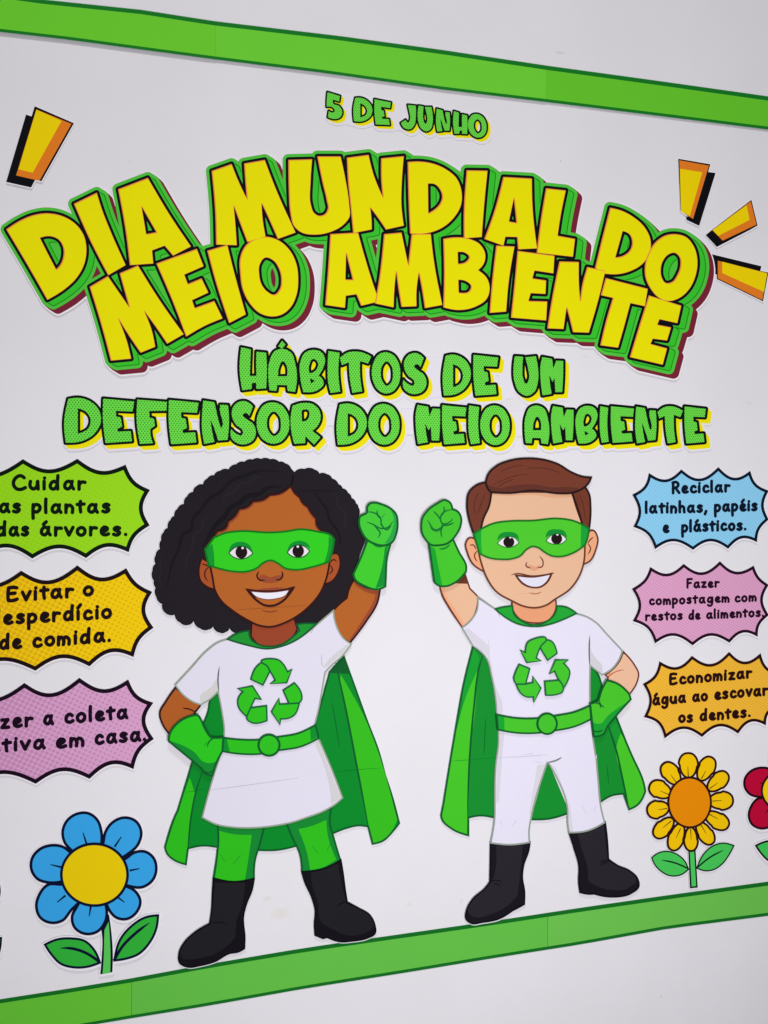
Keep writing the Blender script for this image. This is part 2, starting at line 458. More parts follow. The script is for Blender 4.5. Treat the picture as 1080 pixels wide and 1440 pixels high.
# ------------------------------------------------------------------ the big yellow title
TITLE = '''@c1 40,552 120,500~ 200,465~ 300,450~ 400,470~ 480,520~ 530,590~ 547,680~ 530,780~ 480,865~ 410,930~ 300,998 170,770~|@c1 252,605 320,595~ 370,615~ 400,665~ 402,720~ 385,770~ 355,806 300,700~
@c1 468,390 612,320 650,440~ 700,565~ 795,778 685,842 575,630~
@c1 748,298 935,226 1080,470~ 1208,660 1095,718 1042,655 962,685 970,768 822,778 795,560~|@c1 895,405 990,570 925,582
@c4 118,285 232,218 368,415 308,200 422,150 560,370~ 712,585 608,645 530,530~ 462,438 510,560~ 532,665 440,702 370,600~ 298,485 350,620~ 380,740 252,752 190,520~
@c4 540,138 795,45 838,155 716,208 738,268 825,232 868,322 765,370 782,420 905,375 958,485 850,530~ 728,600 640,370~
@c2 322,687 448,650 485,800~ 565,1090 460,1145 380,900~
@c2 530,830~ 528,740~ 560,660~ 620,612~ 690,598~ 770,620~ 840,680~ 885,770~ 897,870~ 885,970~ 845,1050~ 790,1092~ 735,1103~ 660,1085~ 590,1020~ 545,930~|@c2 650,840~ 655,770~ 690,730~ 735,745~ 775,800~ 790,870~ 780,930~ 745,965~ 700,945~ 665,900~
@c2 350,182 475,138 520,250~ 572,358 562,240~ 555,135 685,112 745,270~ 880,572 768,612 710,480~ 665,385 672,490~ 690,597 575,632 525,500~ 488,400 500,530~ 508,652 378,648 372,440~
@c3 25,112 175,108 165,250~ 168,400~ 185,445~ 215,465~ 255,455~ 275,420~ 268,370~ 240,250~ 208,90 355,90 385,230~ 410,400~ 412,470~ 370,525~ 290,568~ 190,585~ 110,572~ 60,530~ 38,450~ 28,300~
@c3 395,98 532,80 562,200~ 622,348 612,230~ 612,102 755,88 742,260~ 740,400~ 755,528 642,553 600,490~ 542,412 550,480~ 552,552 435,575 420,420~ 402,240~
@c3 780,125 860,122~ 940,135~ 1020,170~ 1090,230~ 1120,310~ 1116,400~ 1070,480~ 1000,540~ 920,572~ 795,578 785,350~|@c3 908,262 950,265~ 985,300~ 998,345~ 980,395~ 950,425~ 910,450
@c5 163,178 295,180 275,380~ 258,600 145,608 145,450~
@c5 395,220 575,230 580,420~ 608,672 488,678 482,600 408,598 395,655 275,612 340,430~|@c5 462,352 478,510 430,502
@c5 665,292 790,305 760,450~ 738,592 848,612 835,725 606,700 628,520~
@c3 290,582 465,572 500,700~ 545,850~ 598,1008 485,1035 455,962 388,972 382,1048 258,1030 275,820~|@c3 390,700 432,870 385,870
@c3 630,582 740,572 783,778 805,582 925,580 945,750~ 998,1030 888,1050 870,930~ 850,825 835,940~ 835,1038 740,1042 720,920~ 706,815 695,930~ 690,1045 572,1020 600,860~
@c5 15,612 90,602~ 180,612~ 250,650~ 280,710~ 270,770~ 235,810 290,860~ 308,920~ 290,990~ 220,1040~ 110,1062~ 15,1045 20,830~|@c5 106,695 150,698~ 178,725~ 160,755~ 108,770|@c5 110,870 160,880~ 190,910~ 180,940~ 112,952
@c5 350,655 465,660 430,870~ 412,1072 308,1080 325,870~
@c5 485,688 718,718 711,830 592,812 578,862 665,875 661,960 568,955 553,1005 672,1008 665,1128 443,1110 465,900~
@c5 750,755 872,758 872,880~ 880,1005 895,900~ 925,790 1040,815 1000,980~ 935,1205 835,1202 815,1120~ 795,1045 785,1110~ 775,1182 673,1178 708,960~
@c6 80,325 150,342~ 230,385~ 300,450~ 336,530~ 333,600~ 290,675~ 210,725~ 130,745~ 45,742 -15,705 20,560~|@c6 160,472 200,490~ 220,540~ 205,595~ 170,625~ 113,640
@c6 300,700~ 320,620~ 370,540~ 430,500~ 500,492~ 560,510~ 610,570~ 632,650~ 622,750~ 580,840~ 520,895~ 450,915~ 390,895~ 335,835~ 305,770~|@c6 400,720~ 415,660~ 450,620~ 490,610~ 518,635~ 525,690~ 505,750~ 470,795~ 430,800~ 408,770~
@c6 52,770 318,838 300,948 208,928 170,1070~ 130,1210 18,1195 60,1020~ 98,895 22,878
@c6 325,880 530,945 505,1055 392,1030 378,1065 465,1082 440,1165 350,1153 335,1187 440,1215 412,1318 205,1270 265,1070~'''
def build_title():
    GAIN[0] = 1.06
    t = Thing('title_cutout', 'large yellow DIA MUNDIAL DO MEIO AMBIENTE lettering on a green and dark red backing', 'title lettering', 495, 390, .0012, tilt=.003)
    L = [loops(s) for s in TITLE.split('\n')]
    fld = Field(-16, 190, 1020, 560, .5)
    for l in L: fld.add(l, 13)
    g = fld.sweep(8.5, 5.5)
    r = g.sweep(6.5, 6)
    cardf = r.sweep(.5, 1.0, 2)
    h0 = t.h
    Part(t, 'backing_card').layer(cardf.contour(9.6), WHITE, thick=.0005).build()
    Part(t, 'red_drop_shade').layer(r.contour(8.3), (112, 34, 52)).build()
    gp = Part(t, 'green_surround')
    gp.layer(g.contour(8.0, minarea=30), (74, 186, 60))
    gp.layer(g.contour(3.6), (12, 132, 14))
    g.f = g.f.copy()
    gp.layer(g.contour(2.3), (52, 186, 42))
    gp.layer(fld.contour(4.6), (74, 188, 66))
    gp.build()
    hb = t.h + STEP
    t.h = hb + STEP * 6
    for i, l in enumerate(L):
        allp = np.vstack(l); lo = allp.min(0) - 8; hi = allp.max(0) + 8
        f = Field(lo[0], lo[1], hi[0], hi[1], .4); f.add(l, 9)
        p = Part(t, 'letter')
        p.layer(f.contour(3.9), INK, hb + STEP * (i % 4))
        p.layer(f.contour(0.15), (232, 140, 60), hb + STEP * (6 + i % 4 * 2))
        f2 = f.copy(); np.maximum(f.f, f.shift(1.2, .8).f, out=f2.f)
        p.layer(f2.contour(-.4), (222, 216, 0), hb + STEP * (7 + i % 4 * 2))
        p.build()
build_title()

# ------------------------------------------------------------------ green dotted comic lettering
GL = {
 'H': '85,85 148,98 145,165~ 142,262 182,262 180,180~ 182,112 245,118 250,220~ 245,340 182,344 180,305 155,308 152,345 92,352 75,220~',
 'A': '265,355 257,270~ 265,170~ 300,105~ 345,92~ 398,112~ 430,190~ 440,280~ 428,365 380,358 375,322 315,320 310,358|320,265 330,200~ 350,172~ 370,195~ 376,265',
 'B': '475,366 455,270~ 455,180~ 485,120~ 545,100~ 600,120~ 618,170~ 605,215~ 575,262 598,280~ 608,315~ 575,350~|516,248 514,200~ 542,158~ 570,180~ 553,232~|520,280 550,294 526,312',
 'I': '637,108 708,118 700,240~ 712,362 650,370 635,300~ 632,200~',
 'T': '712,152 760,118~ 830,112~ 908,142 888,188 838,172 840,280~ 852,362 790,372 775,290~ 768,180 725,198',
 'O': '907,243~ 920,175~ 955,125~ 995,113~ 1045,130~ 1080,180~ 1092,250~ 1078,320~ 1040,365~ 1000,376~ 950,355~ 918,305~|966,245~ 978,195~ 1003,173~ 1030,195~ 1043,248~ 1032,305~ 1005,326~ 978,300~',
 'S': '163,150 140,208 118,190~ 100,200~ 118,222~ 160,252~ 180,300~ 165,352~ 118,378~ 65,372~ 30,340~ 28,285 58,312~ 95,322~ 100,300~ 60,262~ 35,215~ 38,160~ 70,125~ 115,118~',
 'D': '300,135 350,128~ 410,150~ 455,210~ 460,270~ 430,335~ 370,378~ 288,388 280,270~|348,190 392,215~ 410,262~ 395,308~ 348,336',
 'E': '475,132 633,148 625,207 540,203 542,235 565,240 572,295 548,305 550,322 615,318 622,378 487,388 474,260~',
 'U': '125,145 205,150 198,250~ 205,345~ 232,390~ 258,345~ 250,260~ 222,155 325,145 345,250~ 345,370~ 310,465~ 245,500~ 170,470~ 120,370~ 112,240~',
 'M': '378,148 465,165 475,250 500,182 562,185 562,290~ 553,470 492,470 486,345 468,378 440,320 448,400~ 462,485 380,500 362,330~ 362,230~',
 'N': '515,455 572,465 612,590~ 598,500~ 600,478 640,480 645,560~ 638,668 590,672 568,600~ 552,560 560,620~ 572,680 520,690 508,600~ 510,520~',
 'F': '508,98 698,112 695,170 585,172 588,212 615,218 622,265 592,285 595,330~ 610,375 525,380 503,230~',
 'R': '410,450 470,432~ 540,440~ 580,480~ 588,530~ 565,585~ 535,610 588,652 545,700 492,645 490,690 420,695 400,600~ 398,520~|468,480 510,480~ 515,515~ 495,545~ 470,550',
 'J': '552,195 600,195 600,260~ 592,310~ 565,340~ 530,335~ 512,308 540,285 555,300~ 565,280~ 560,230~',
 '5': '80,125 158,140 153,175 115,168 116,190~ 150,200~ 172,235~ 160,270~ 125,285~ 82,278 88,238 115,245~ 125,232~ 110,215~ 75,215 76,165~',
}
def glyph(ch, crop, x0, x1, y0, y1, slope=0.0):
    c = CROP[crop]
    L = loops(GL[ch], step=6)
    a = np.vstack(L); lo, hi = a.min(0), a.max(0)
    X0, X1 = c[0] + x0 / c[2], c[0] + x1 / c[2]; Y0, Y1 = c[1] + y0 / c[2], c[1] + y1 / c[2]
    hh = abs(slope) * (X1 - X0); Y0 += hh / 2; Y1 -= hh / 2
    res = []
    for p in L:
        u = (p - lo) / (hi - lo)
        x = X0 + u[:, 0] * (X1 - X0); y = Y0 + u[:, 1] * (Y1 - Y0)
        y = y + slope * (x - (X0 + X1) / 2)
        res.append(np.stack([x, y], 1))
    return res
def dotted_text(name, label, letters, cx, cy, blk, sh, cardoff, extra=(), gap=.0012, step=.0042, tilt=0, slope=0, green=(112, 226, 76), dot=(46, 150, 38)):
    GAIN[0] = 1.04
    t = Thing(name, label, 'lettering', cx, cy, gap, 'green dotted lettering', tilt)
    G = [glyph(*a, slope) if isinstance(a[0], str) else a[0] for a in letters]
    allp = np.vstack([np.vstack(g) for g in G]); lo = allp.min(0) - 20; hi = allp.max(0) + 24
    f = Field(lo[0], lo[1], hi[0], hi[1], .5)
    for g in G: f.add(g, 12)
    y = f.sweep(*sh)
    card = y.copy()
    for e in extra:
        k = Field(lo[0], lo[1], hi[0], hi[1], .5); k.add(loops(e)); card.f = np.minimum(card.f, k.f + cardoff)
    Part(t, 'backing_card').layer(card.sweep(.5, .8, 2).contour(cardoff), (219, 217, 227), thick=.0004).build()
    Part(t, 'yellow_drop_shade').layer(y.contour(blk - .6), (228, 218, 12)).build()
    hb = t.h + STEP
    gm = dotmat(green, dot, step, step * .25, .0, 1.47)
    for i, g in enumerate(G):
        a = np.vstack(g); l2 = a.min(0) - 7; h2 = a.max(0) + 7
        q = Field(l2[0], l2[1], h2[0], h2[1], .35); q.add(g, 8)
        p = Part(t, 'letter')
        p.layer(q.contour(blk), INK, hb + STEP * (i % 4))
        p.layer(q.contour(-.15), gm, hb + STEP * (6 + i % 4))
        p.build()
acc = loops('@c7 345,40 368,66 345,94 320,76')
dotted_text('date_lettering', 'small green dotted 5 DE JUNHO lettering on a white strip under the top border',
    [('5', 'cl', 80, 172, 122, 286), ('D', 'cl', 235, 348, 150, 305), ('E', 'cl', 358, 456, 163, 322), ('J', 'cl', 513, 603, 192, 346),
     ('U', 'cl', 611, 702, 200, 357), ('N', 'cl', 718, 802, 218, 362), ('H', 'cl', 818, 904, 232, 375), ('O', 'cl', 905, 1015, 244, 395)],
    572, 166, 2.3, (4, 4), 4.2,
    ('@cl 160,130 240,150 240,320 160,300', '@cl 450,170 530,190 520,345 450,335'), .0005, .0032, .003, slope=.11)
dotted_text('heading_lettering', 'green dotted HÁBITOS DE UM lettering on one white strip under the title',
    [('H', 'c7', 75, 250, 82, 355), ('A', 'c7', 257, 440, 92, 366), (acc,), ('B', 'c7', 455, 618, 98, 368), ('I', 'c7', 632, 714, 106, 372), ('T', 'c7', 710, 910, 108, 372),
     ('O', 'c7', 912, 1094, 113, 376), ('S', 'c8', 28, 180, 118, 380), ('D', 'c8', 280, 460, 128, 388), ('E', 'c8', 474, 634, 130, 390),
     ('U', 'c8', 728, 888, 138, 390), ('M', 'c8', 898, 1045, 143, 388)],
    560, 525, 3.3, (5.5, 6), 5.4, ('@c8 180,140 280,140 280,390 180,400', '@c8 640,150 730,150 730,400 630,410'), .0007)
dotted_text('heading_lettering', 'long line of green dotted DEFENSOR DO MEIO AMBIENTE lettering above both heads',
    [('D', 'c10', 45, 280, 86, 372), ('E', 'c10', 290, 490, 92, 374), ('F', 'c10', 503, 697, 98, 380), ('E', 'c10', 706, 897, 100, 382),
     ('N', 'c4', 826, 1000, 1003, 1280), ('S', 'c7', 18, 180, 422, 698), ('O', 'c7', 183, 392, 430, 694), ('R', 'c7', 398, 590, 433, 700),
     ('D', 'c7', 688, 882, 437, 700), ('O', 'c7', 890, 1089, 440, 700), ('M', 'c8', 108, 266, 446, 695), ('E', 'c8', 276, 432, 448, 698),
     ('I', 'c8', 443, 517, 450, 697), ('O', 'c8', 518, 706, 450, 702), ('A', 'c8', 798, 957, 450, 697), ('M', 'c8', 966, 1110, 453, 692),
     ('B', 'c9', 130, 272, 452, 692), ('I', 'c9', 284, 342, 455, 688), ('E', 'c9', 354, 503, 455, 688), ('N', 'c9', 508, 645, 457, 692),
     ('T', 'c9', 650, 812, 455, 692), ('E', 'c9', 820, 957, 457, 692)],
    540, 597, 3.3, (5.5, 6), 4.5, ('@c7 590,450 700,450 680,572 600,572', '@c8 20,470 120,470 120,630 20,630', '@c8 700,480 800,480 800,640 700,640'), .0009, tilt=.008)

# ------------------------------------------------------------------ rays around the title
GR = 'orange and yellow rays beside the title'
def ray(label, black, orange, yellow, cx, cy, tf=None):
    GAIN[0] = 1.06
    t = Thing('ray_mark', label, 'ray mark', cx, cy, .0008, GR, .01)
    f = Field(cx - 70, cy - 80, cx + 90, cy + 80, .5)
    bl = [loops(b)[0] for b in black]
    for b in bl: f.add([b])
    Part(t, 'backing_card').layer(f.sweep(.5, 1).contour(.7), WHITE, thick=.0004).build()
    Part(t, 'black_shade').layer(f.contour(.1), INK).build()
    Part(t, 'orange_side').layer(loops(orange), (214, 118, 34)).build()
    Part(t, 'yellow_face').layer(loops(yellow), (228, 200, 6)).build()
ray('orange and yellow ray left of the title with a black shade on its left', ['@m1 330,190 400,215 440,85 935,300 525,1035 445,1018 395,1115 80,1045'],
    '@m1 460,125 905,308 500,1030 205,962', '@m1 460,128 780,270 415,928 235,885', 56, 206)
ray('topmost of the three rays right of the title, standing upright and wide at the top', ['@c6 512,15 715,50 608,402 525,345', '@c6 695,98 748,105 643,440 563,402 560,378 600,390'],
    '@c6 519,24 706,58 604,396 530,346', '@c6 522,78 664,100 584,378 528,350', 981, 268)
ray('middle ray right of the title, small and leaning up to the right', ['@c6 975,275 1013,437 970,462 755,573 685,498 725,466'],
    '@c6 971,284 1006,432 792,533 728,468', '@c6 945,308 963,402 765,503 728,466', 1028, 312)
ray('lowest of the three rays right of the title, pointing right under a black shade', ['@c6 722,618 1038,695 1030,725 1082,735 1047,917 756,776 756,748 720,735'],
    '@c6 762,660 1076,738 1043,909 762,772', '@c6 790,666 1074,740 1054,858 790,738', 1040, 388)

# ------------------------------------------------------------------ speech bubbles
FONT = {
 'a': ('.66,.8~ .42,.97~ .13,.62~ .14,.2~ .38,.04~ .62,.32~ .7,.72|.74,.96 .7,.45~ .86,.04', .98),
 'c': ('.66,.8 .45,.97~ .13,.6~ .19,.17~ .46,.04~ .74,.18', .82),
 'd': ('.66,.8~ .42,.97~ .13,.62~ .14,.2~ .38,.04~ .62,.32~ .7,.72|.76,1.66 .72,1~ .74,.05', .95),
 'e': ('.14,.5 .52,.56~ .64,.76~ .42,.97~ .13,.62~ .17,.2~ .42,.03~ .74,.15', .84),
 'g': ('.66,.8~ .42,.97~ .13,.62~ .14,.22~ .38,.08~ .62,.34~ .7,.72|.76,.95 .76,.1~ .62,-.5~ .3,-.6~ .1,-.42', .95),
 'h': ('.1,1.66 .08,.9~ .1,.04|.1,.55 .36,.92~ .6,.78~ .64,.4~ .68,.02', .84),
 'i': ('.1,.95 .1,.04|.14,1.36', .3), 'l': ('.1,1.66 .08,.9~ .1,.03', .3),
 'm': ('.08,.95 .06,.03|.08,.5 .3,.9~ .46,.75~ .5,.04|.5,.5 .74,.9~ .92,.72~ .98,.02', 1.16),
 'n': ('.08,.95 .08,.03|.1,.5 .36,.92~ .58,.76~ .64,.02', .82),
 'o': ('.4,.97~ .12,.75~ .08,.35~ .34,.04~ .66,.22~ .72,.62~ .58,.9~ .38,.97', .86),
 'p': ('.1,.95 .08,.2~ .1,-.7|.1,.6 .36,.96~ .68,.72~ .62,.25~ .36,.05~ .12,.2', .84),
 'r': ('.1,.95 .1,.03|.1,.5 .3,.88~ .6,.86', .68),
 's': ('.6,.86 .36,.97~ .14,.76~ .34,.53~ .6,.3~ .4,.04~ .08,.12', .76),
 't': ('.3,1.32 .27,.7~ .32,.04|.02,.95 .62,1.0', .66),
 'u': ('.08,.95 .1,.25~ .34,.04~ .6,.3~ .68,.9|.7,.95 .74,.03', .9),
 'v': ('.05,.95 .35,.05 .7,.98', .78), 'z': ('.08,.93 .62,.95 .1,.06 .68,.05', .8),
 'C': ('1.0,1.42 .72,1.66~ .25,1.35~ .08,.7~ .36,.08~ .78,.02~ 1.1,.22', 1.2),
 'E': ('.14,1.54 .08,.8~ .12,.06|.14,1.54 .5,1.58~ .82,1.5|.12,.86 .68,.88|.12,.06 .5,.03~ .86,.16', 1.0),
 'F': ('.12,1.6 .1,.8~ .1,.03|.12,1.6 .78,1.62|.12,.86 .62,.88', .86),
 'R': ('.12,1.6 .1,.8~ .1,.0|.05,1.55 .55,1.62~ .78,1.25~ .55,.85~ .15,.78|.4,.8 .88,.02', .98),
 '.': ('.1,.08', .3), ',': ('.16,.1 .02,-.34', .32), "'": ('.1,1.35 .34,1.68', 0)}
ACC = {'á': ('a', .28), 'é': ('e', .28), 'í': ('i', 0)}
def word(t, s, crop, x0, y0, x1, y1, xh, ink, sw=.375, tail=1.0):
    """hand-lettered word: baseline from (x0,y0) to (x1,y1), x-height xh, all in crop units"""
    c = CROP[crop]
    X0, Y0, X1, Y1 = c[0] + x0 / c[2], c[1] + y0 / c[2], c[0] + x1 / c[2], c[1] + y1 / c[2]; xh /= c[2]
    X0 += (sw * .5 - .08) * xh; X1 -= (sw * .5) * xh
    gl = []; adv = 0
    for ch in s:
        acc = None
        if ch in ACC: ch, acc = ACC[ch]
        st, a = FONT[ch]
        gl.append((st, adv, acc, ch)); adv += a + .25
    adv -= .12 + .25
    k = (X1 - X0) / (adv * xh); dy = (Y1 - Y0) / (X1 - X0)
    for st, a, acc, ch in gl:
        if ch == 'i' and acc is not None: st = st.split('|')[0] + '|.08,1.35 .3,1.7'
        elif acc is not None: st = st + '|%g,1.32 %g,1.62' % (acc, acc + .24)
        jx, jy = random.uniform(-.02, .02), random.uniform(-.03, .03)
        def tf(x, y):
            X = X0 + (x + a + jx) * xh * k
            return X, Y0 + dy * (X - X0) - (.5 + (y + jy - .5) * .84) * xh
        paths = [spline([(*tf(p[0], p[1]), p[2]) for p in raw(q)], False, 1.0) for q in st.split('|')]
        al = np.vstack(paths)
        wd = sw * xh
        f = Field(*(al.min(0) - wd - 1), *(al.max(0) + wd + 1), .33)
        f.stroke([p if len(p) > 1 else p for p in paths], wd)
        Part(t, 'letter').layer(f.contour(0, .05, .5), ink, t.h + STEP).build()
GB = 'spiky speech bubbles beside the children'
def bubble(label, crop, cusps, colr, dotc, ink, words, cx, cy, xh, dotstep, gap=.001, fade=1.2, rad=.25, ang=.26, tilt=.01):
    GAIN[0] = 1.05; colr = tuple(min(255, c * 1.05) for c in colr); dotc = tuple(min(255, c * 1.05) for c in dotc)
    t = Thing('speech_bubble', label, 'speech bubble', cx, cy, gap, GB, tilt)
    L = loops('@' + crop + ' ' + cusps)[0]
    f = Field(L[:, 0].min() - 12, L[:, 1].min() - 12, L[:, 0].max() + 12, L[:, 1].max() + 12, .5); f.add([L])
    Part(t, 'backing_card').layer(f.sweep(.5, 1.5).contour(.4), WHITE, thick=.0004).build()
    Part(t, 'black_rim').layer(f.contour(0), ink).build()
    Part(t, 'coloured_face').layer(f.contour(-5.7 if crop in ('b1', 'b2') else -4.0), dotmat(colr, dotc, dotstep, dotstep * rad, ang, 1.0, fade)).build()
    for wd in words: word(t, wd[0], crop, *wd[1:5], wd[5] if len(wd) > 5 else xh, ink)
    return t
bubble('lime green spiky bubble reading Cuidar das plantas, topmost on the left', 'b1',
   '-180,150 -60,165~ 145,70 300,135~ 490,68 645,145~ 795,105 852,208~ 950,265 904,378~ 948,490 852,568~ 815,660 680,626~ 545,697 375,635~ 205,700 50,630~ -130,690',
   (144, 208, 28), (138, 202, 27), (8, 22, 12),
   [('Cuidar', 72, 268, 545, 266), ('das', -92, 412, 138, 410), ('plantas', 197, 414, 702, 412), ('das', -24, 560, 190, 558), ('árvores.', 248, 558, 812, 556)], 80, 716, 62, .0086)
bubble('yellow spiky bubble reading Evitar o desperdício, middle one on the left', 'b2',
   '-180,170 -20,178~ 130,98 280,158~ 475,65 620,140~ 775,82 838,172~ 935,228 892,338~ 943,448 860,522~ 820,628 690,598~ 550,685 380,635~ 218,712 20,652~ -150,700',
   (228, 194, 8), (214, 166, 18), (26, 12, 14),
   [('Evitar', 37, 290, 455, 264), ('o', 508, 254, 580, 250), ('desperdício', -68, 435, 690, 392), ('de', -8, 582, 138, 574), ('comida.', 196, 570, 688, 534)], 80, 868, 62, .0094, fade=.9)
bubble('pink spiky bubble reading Fazer a coleta em casa, lowest on the left', 'b2',
   '-180,880 -20,880~ 150,787 290,850~ 487,755 640,825~ 787,765 842,860~ 942,908 893,1010~ 945,1130 856,1212~ 820,1315 700,1285~ 550,1375 388,1328~ 220,1405 30,1345~ -150,1390',
   (202, 152, 192), (184, 130, 172), (24, 8, 26),
   [('Fazer', -165, 1078, 205, 1056), ('a', 264, 1046, 335, 1043), ('coleta', 392, 1038, 790, 1006), ('seletiva', -268, 1232, 282, 1192), ('em', 337, 1190, 524, 1176), ('casa.', 578, 1166, 905, 1142)],
   80, 1022, 62, .0094, fade=.9)
bubble('light blue spiky bubble reading Reciclar latinhas, papéis e plásticos, topmost on the right', 'b4',
   '175,135 300,185~ 422,108 550,178~ 703,90 830,172~ 945,118 988,215~ 1085,270 1047,380~ 1084,490 1012,570~ 995,662 888,632~ 775,712 640,655~ 508,720 350,655~ 220,715 160,600~ 55,545 95,430~ 48,300 140,235~',
   (138, 200, 234), (118, 182, 218), (10, 22, 40),
   [('Reciclar', 347, 294, 794, 282), ('latinhas,', 142, 444, 622, 436), ('papéis', 668, 432, 1004, 422), ('e', 277, 590, 332, 588), ('plásticos.', 418, 586, 920, 570)], 985, 715, 60, .0062, fade=0)
bubble('pink spiky bubble reading Fazer compostagem com restos de alimentos, middle one on the right', 'b4',
   '185,848 310,900~ 440,825 570,890~ 715,805 840,885~ 972,838 1012,925~ 1085,985 1040,1100~ 1085,1215 1010,1300~ 1000,1380 895,1347~ 785,1425 640,1372~ 505,1445 350,1372~ 220,1430 160,1315~ 50,1260 95,1140~ 45,1015 145,938~',
   (212, 158, 194), (192, 134, 172), (34, 10, 30),
   [('Fazer', 458, 1012, 712, 1004, 48), ('compostagem', 172, 1140, 790, 1118, 48), ('com', 822, 1118, 995, 1110, 48), ('restos', 144, 1258, 434, 1250, 48), ('de', 472, 1250, 568, 1246, 48), ('alimentos.', 606, 1244, 1052, 1226, 48)],
   985, 848, 48, .0062, fade=0)
bubble('orange yellow spiky bubble reading Economizar água ao escovar os dentes, lowest on the right', 'b6',
   '163,178 305,228~ 438,132 590,202~ 752,98 880,182~ 1018,110 1068,225~ 1180,285 1130,420~ 1180,560 1080,625~ 1060,720 945,688~ 825,790 680,728~ 520,818 370,750~ 205,830 145,700~ 30,650 76,500~ 22,370 118,300~',
   (234, 180, 52), (216, 156, 50), (38, 12, 12),
   [('Economizar', 243, 382, 948, 322), ('água', 101, 552, 390, 528), ('ao', 437, 522, 575, 514), ('escovar', 622, 504, 1082, 466), ('os', 320, 700, 448, 692), ('dentes.', 499, 686, 938, 648)],
   995, 978, 66, .0062, fade=0)

# ------------------------------------------------------------------ flowers
GF = 'paper flowers along the bottom border'
def petal_line(p, s, ink, w, tf): p.line(s, ink, w, w * .4, w * .9, tf)
GAIN[0] = 1.04
def round_flower(label, tf, colr, ink, centre, leafc, cx, cy, wd, csc=1.0, stemc=None):
    t = Thing('paper_flower', label, 'flower', cx, cy, .001, GF, .01)
    petals = ['455,355 400,290~ 388,220~ 420,145~ 490,100~ 560,98~ 620,140~ 650,220~ 650,300', '645,290 660,220~ 710,155~ 790,125~ 865,150~ 902,220~ 885,300~ 800,380',
      '790,385 850,345~ 920,340~ 980,385~ 998,450~ 975,530~ 910,578~ 800,570', '790,555 860,590~ 897,660~ 875,730~ 800,782~ 730,770~ 690,730~ 665,680',
      '480,690 448,760~ 465,830~ 540,875~ 620,860~ 675,790~ 680,690', '400,545 300,550~ 240,620~ 222,690~ 250,770~ 320,805~ 400,790~ 460,720~ 500,680',
      '455,350 400,310~ 330,300~ 250,325~ 195,390~ 190,460~ 230,525~ 310,552~ 400,545']
    veins = ['525,228 548,300', '768,255 725,318', '883,455 820,468', '788,668 738,630', '565,755 575,695', '362,668 415,625', '320,430 390,447']
    def deep(s):        # petals run in under the flower centre
        q = s.split(); f = lambda t: '%g,%g' % tuple(c + (v - c) * .72 for v, c in zip(map(float, t.split(',')), (598, 494)))
        return ' '.join([f(q[0])] + [q[0] + '~'] + q[1:-1] + [q[-1] + '~'] + [f(q[-1])])
    petals = [deep(s) for s in petals]
    stem = '640,830 690,740 708,880~ 715,1000~ 712,1108 635,1122 645,1000~ 648,900~'
    la = '275,932 360,895~ 450,888~ 540,905~ 600,960~ 642,1052 560,1080~ 470,1085~ 380,1060~ 320,1000~'
    lb = '1008,742 920,755~ 830,810~ 760,890~ 716,1042 800,1030~ 880,1000~ 950,930~ 995,840~'
    allL = [loops('@f1 ' + s, tf)[0] for s in petals + [stem, la, lb]]
    a = np.vstack(allL)
    f = Field(*(a.min(0) - 6), *(a.max(0) + 6), .6)
    for l in allL: f.add([l], 4)
    Part(t, 'backing_card').layer(f.sweep(.5, 1, 1).contour(1.7), WHITE, thick=.0004).build()
    for s, v in ((la, '380,957 450,958~ 540,985~ 632,1045'), (lb, '948,795 850,870~ 780,940~ 722,1035')):
        p = Part(t, 'leaf'); l = loops('@f1 ' + s, tf); p.layer(l, ink); p.layer([offset(l[0], -wd * .85)], leafc); p.line('@f1 ' + v, ink, wd * .7, .5, wd, tf); p.build()
    p = Part(t, 'stem'); l = loops('@f1 ' + stem, tf); p.layer(l, ink); p.layer(loops('@f1 662,842 688,790 695,880~ 700,1000~ 698,1112 650,1120 658,1000~ 660,900~', tf), stemc or leafc); p.build()
    for s, v in zip(petals, veins):
        p = Part(t, 'petal'); l = loops('@f1 ' + s, tf); p.layer(l, ink); p.layer([offset(l[0], -wd)], colr)
        petal_line(p, '@f1 ' + v, ink, wd * .85, tf); p.build()
    p = Part(t, 'flower_centre')
    e = np.array([(598 + 218 * csc * math.cos(k * math.pi / 32), 494 + 203 * math.sin(k * math.pi / 32)) for k in range(64)])
    e = np.array([(tf or (lambda x, y: (x, y)))(x / 4.5, 1120 + y / 4.5) for x, y in e])
    p.layer(e, ink); p.layer([offset(e, -wd * .95)], centre); p.build()
round_flower('blue flower with a yellow centre and two leaves, standing on the left', None, (52, 156, 220), (8, 14, 44), (220, 192, 8), (46, 168, 56), 133, 1255, 4.0, stemc=(84, 190, 84))
round_flower('flower cut off by the left edge of the photo, only its dark outline showing', lambda x, y: (x - 220.6, y + 32), (190, 20, 60), (12, 10, 20), (220, 192, 8), (46, 168, 90), -88, 1287, 3.4)
c0 = (133, 1230)
round_flower('crimson flower with a yellow centre, cut off by the right edge of the photo', lambda x, y: (1118 + (x - c0[0]) * .80, 1112 + (y - c0[1]) * .785),
             (176, 8, 52), (30, 6, 18), (230, 196, 10), (58, 190, 84), 1118, 1128, 3.2, csc=1.25)

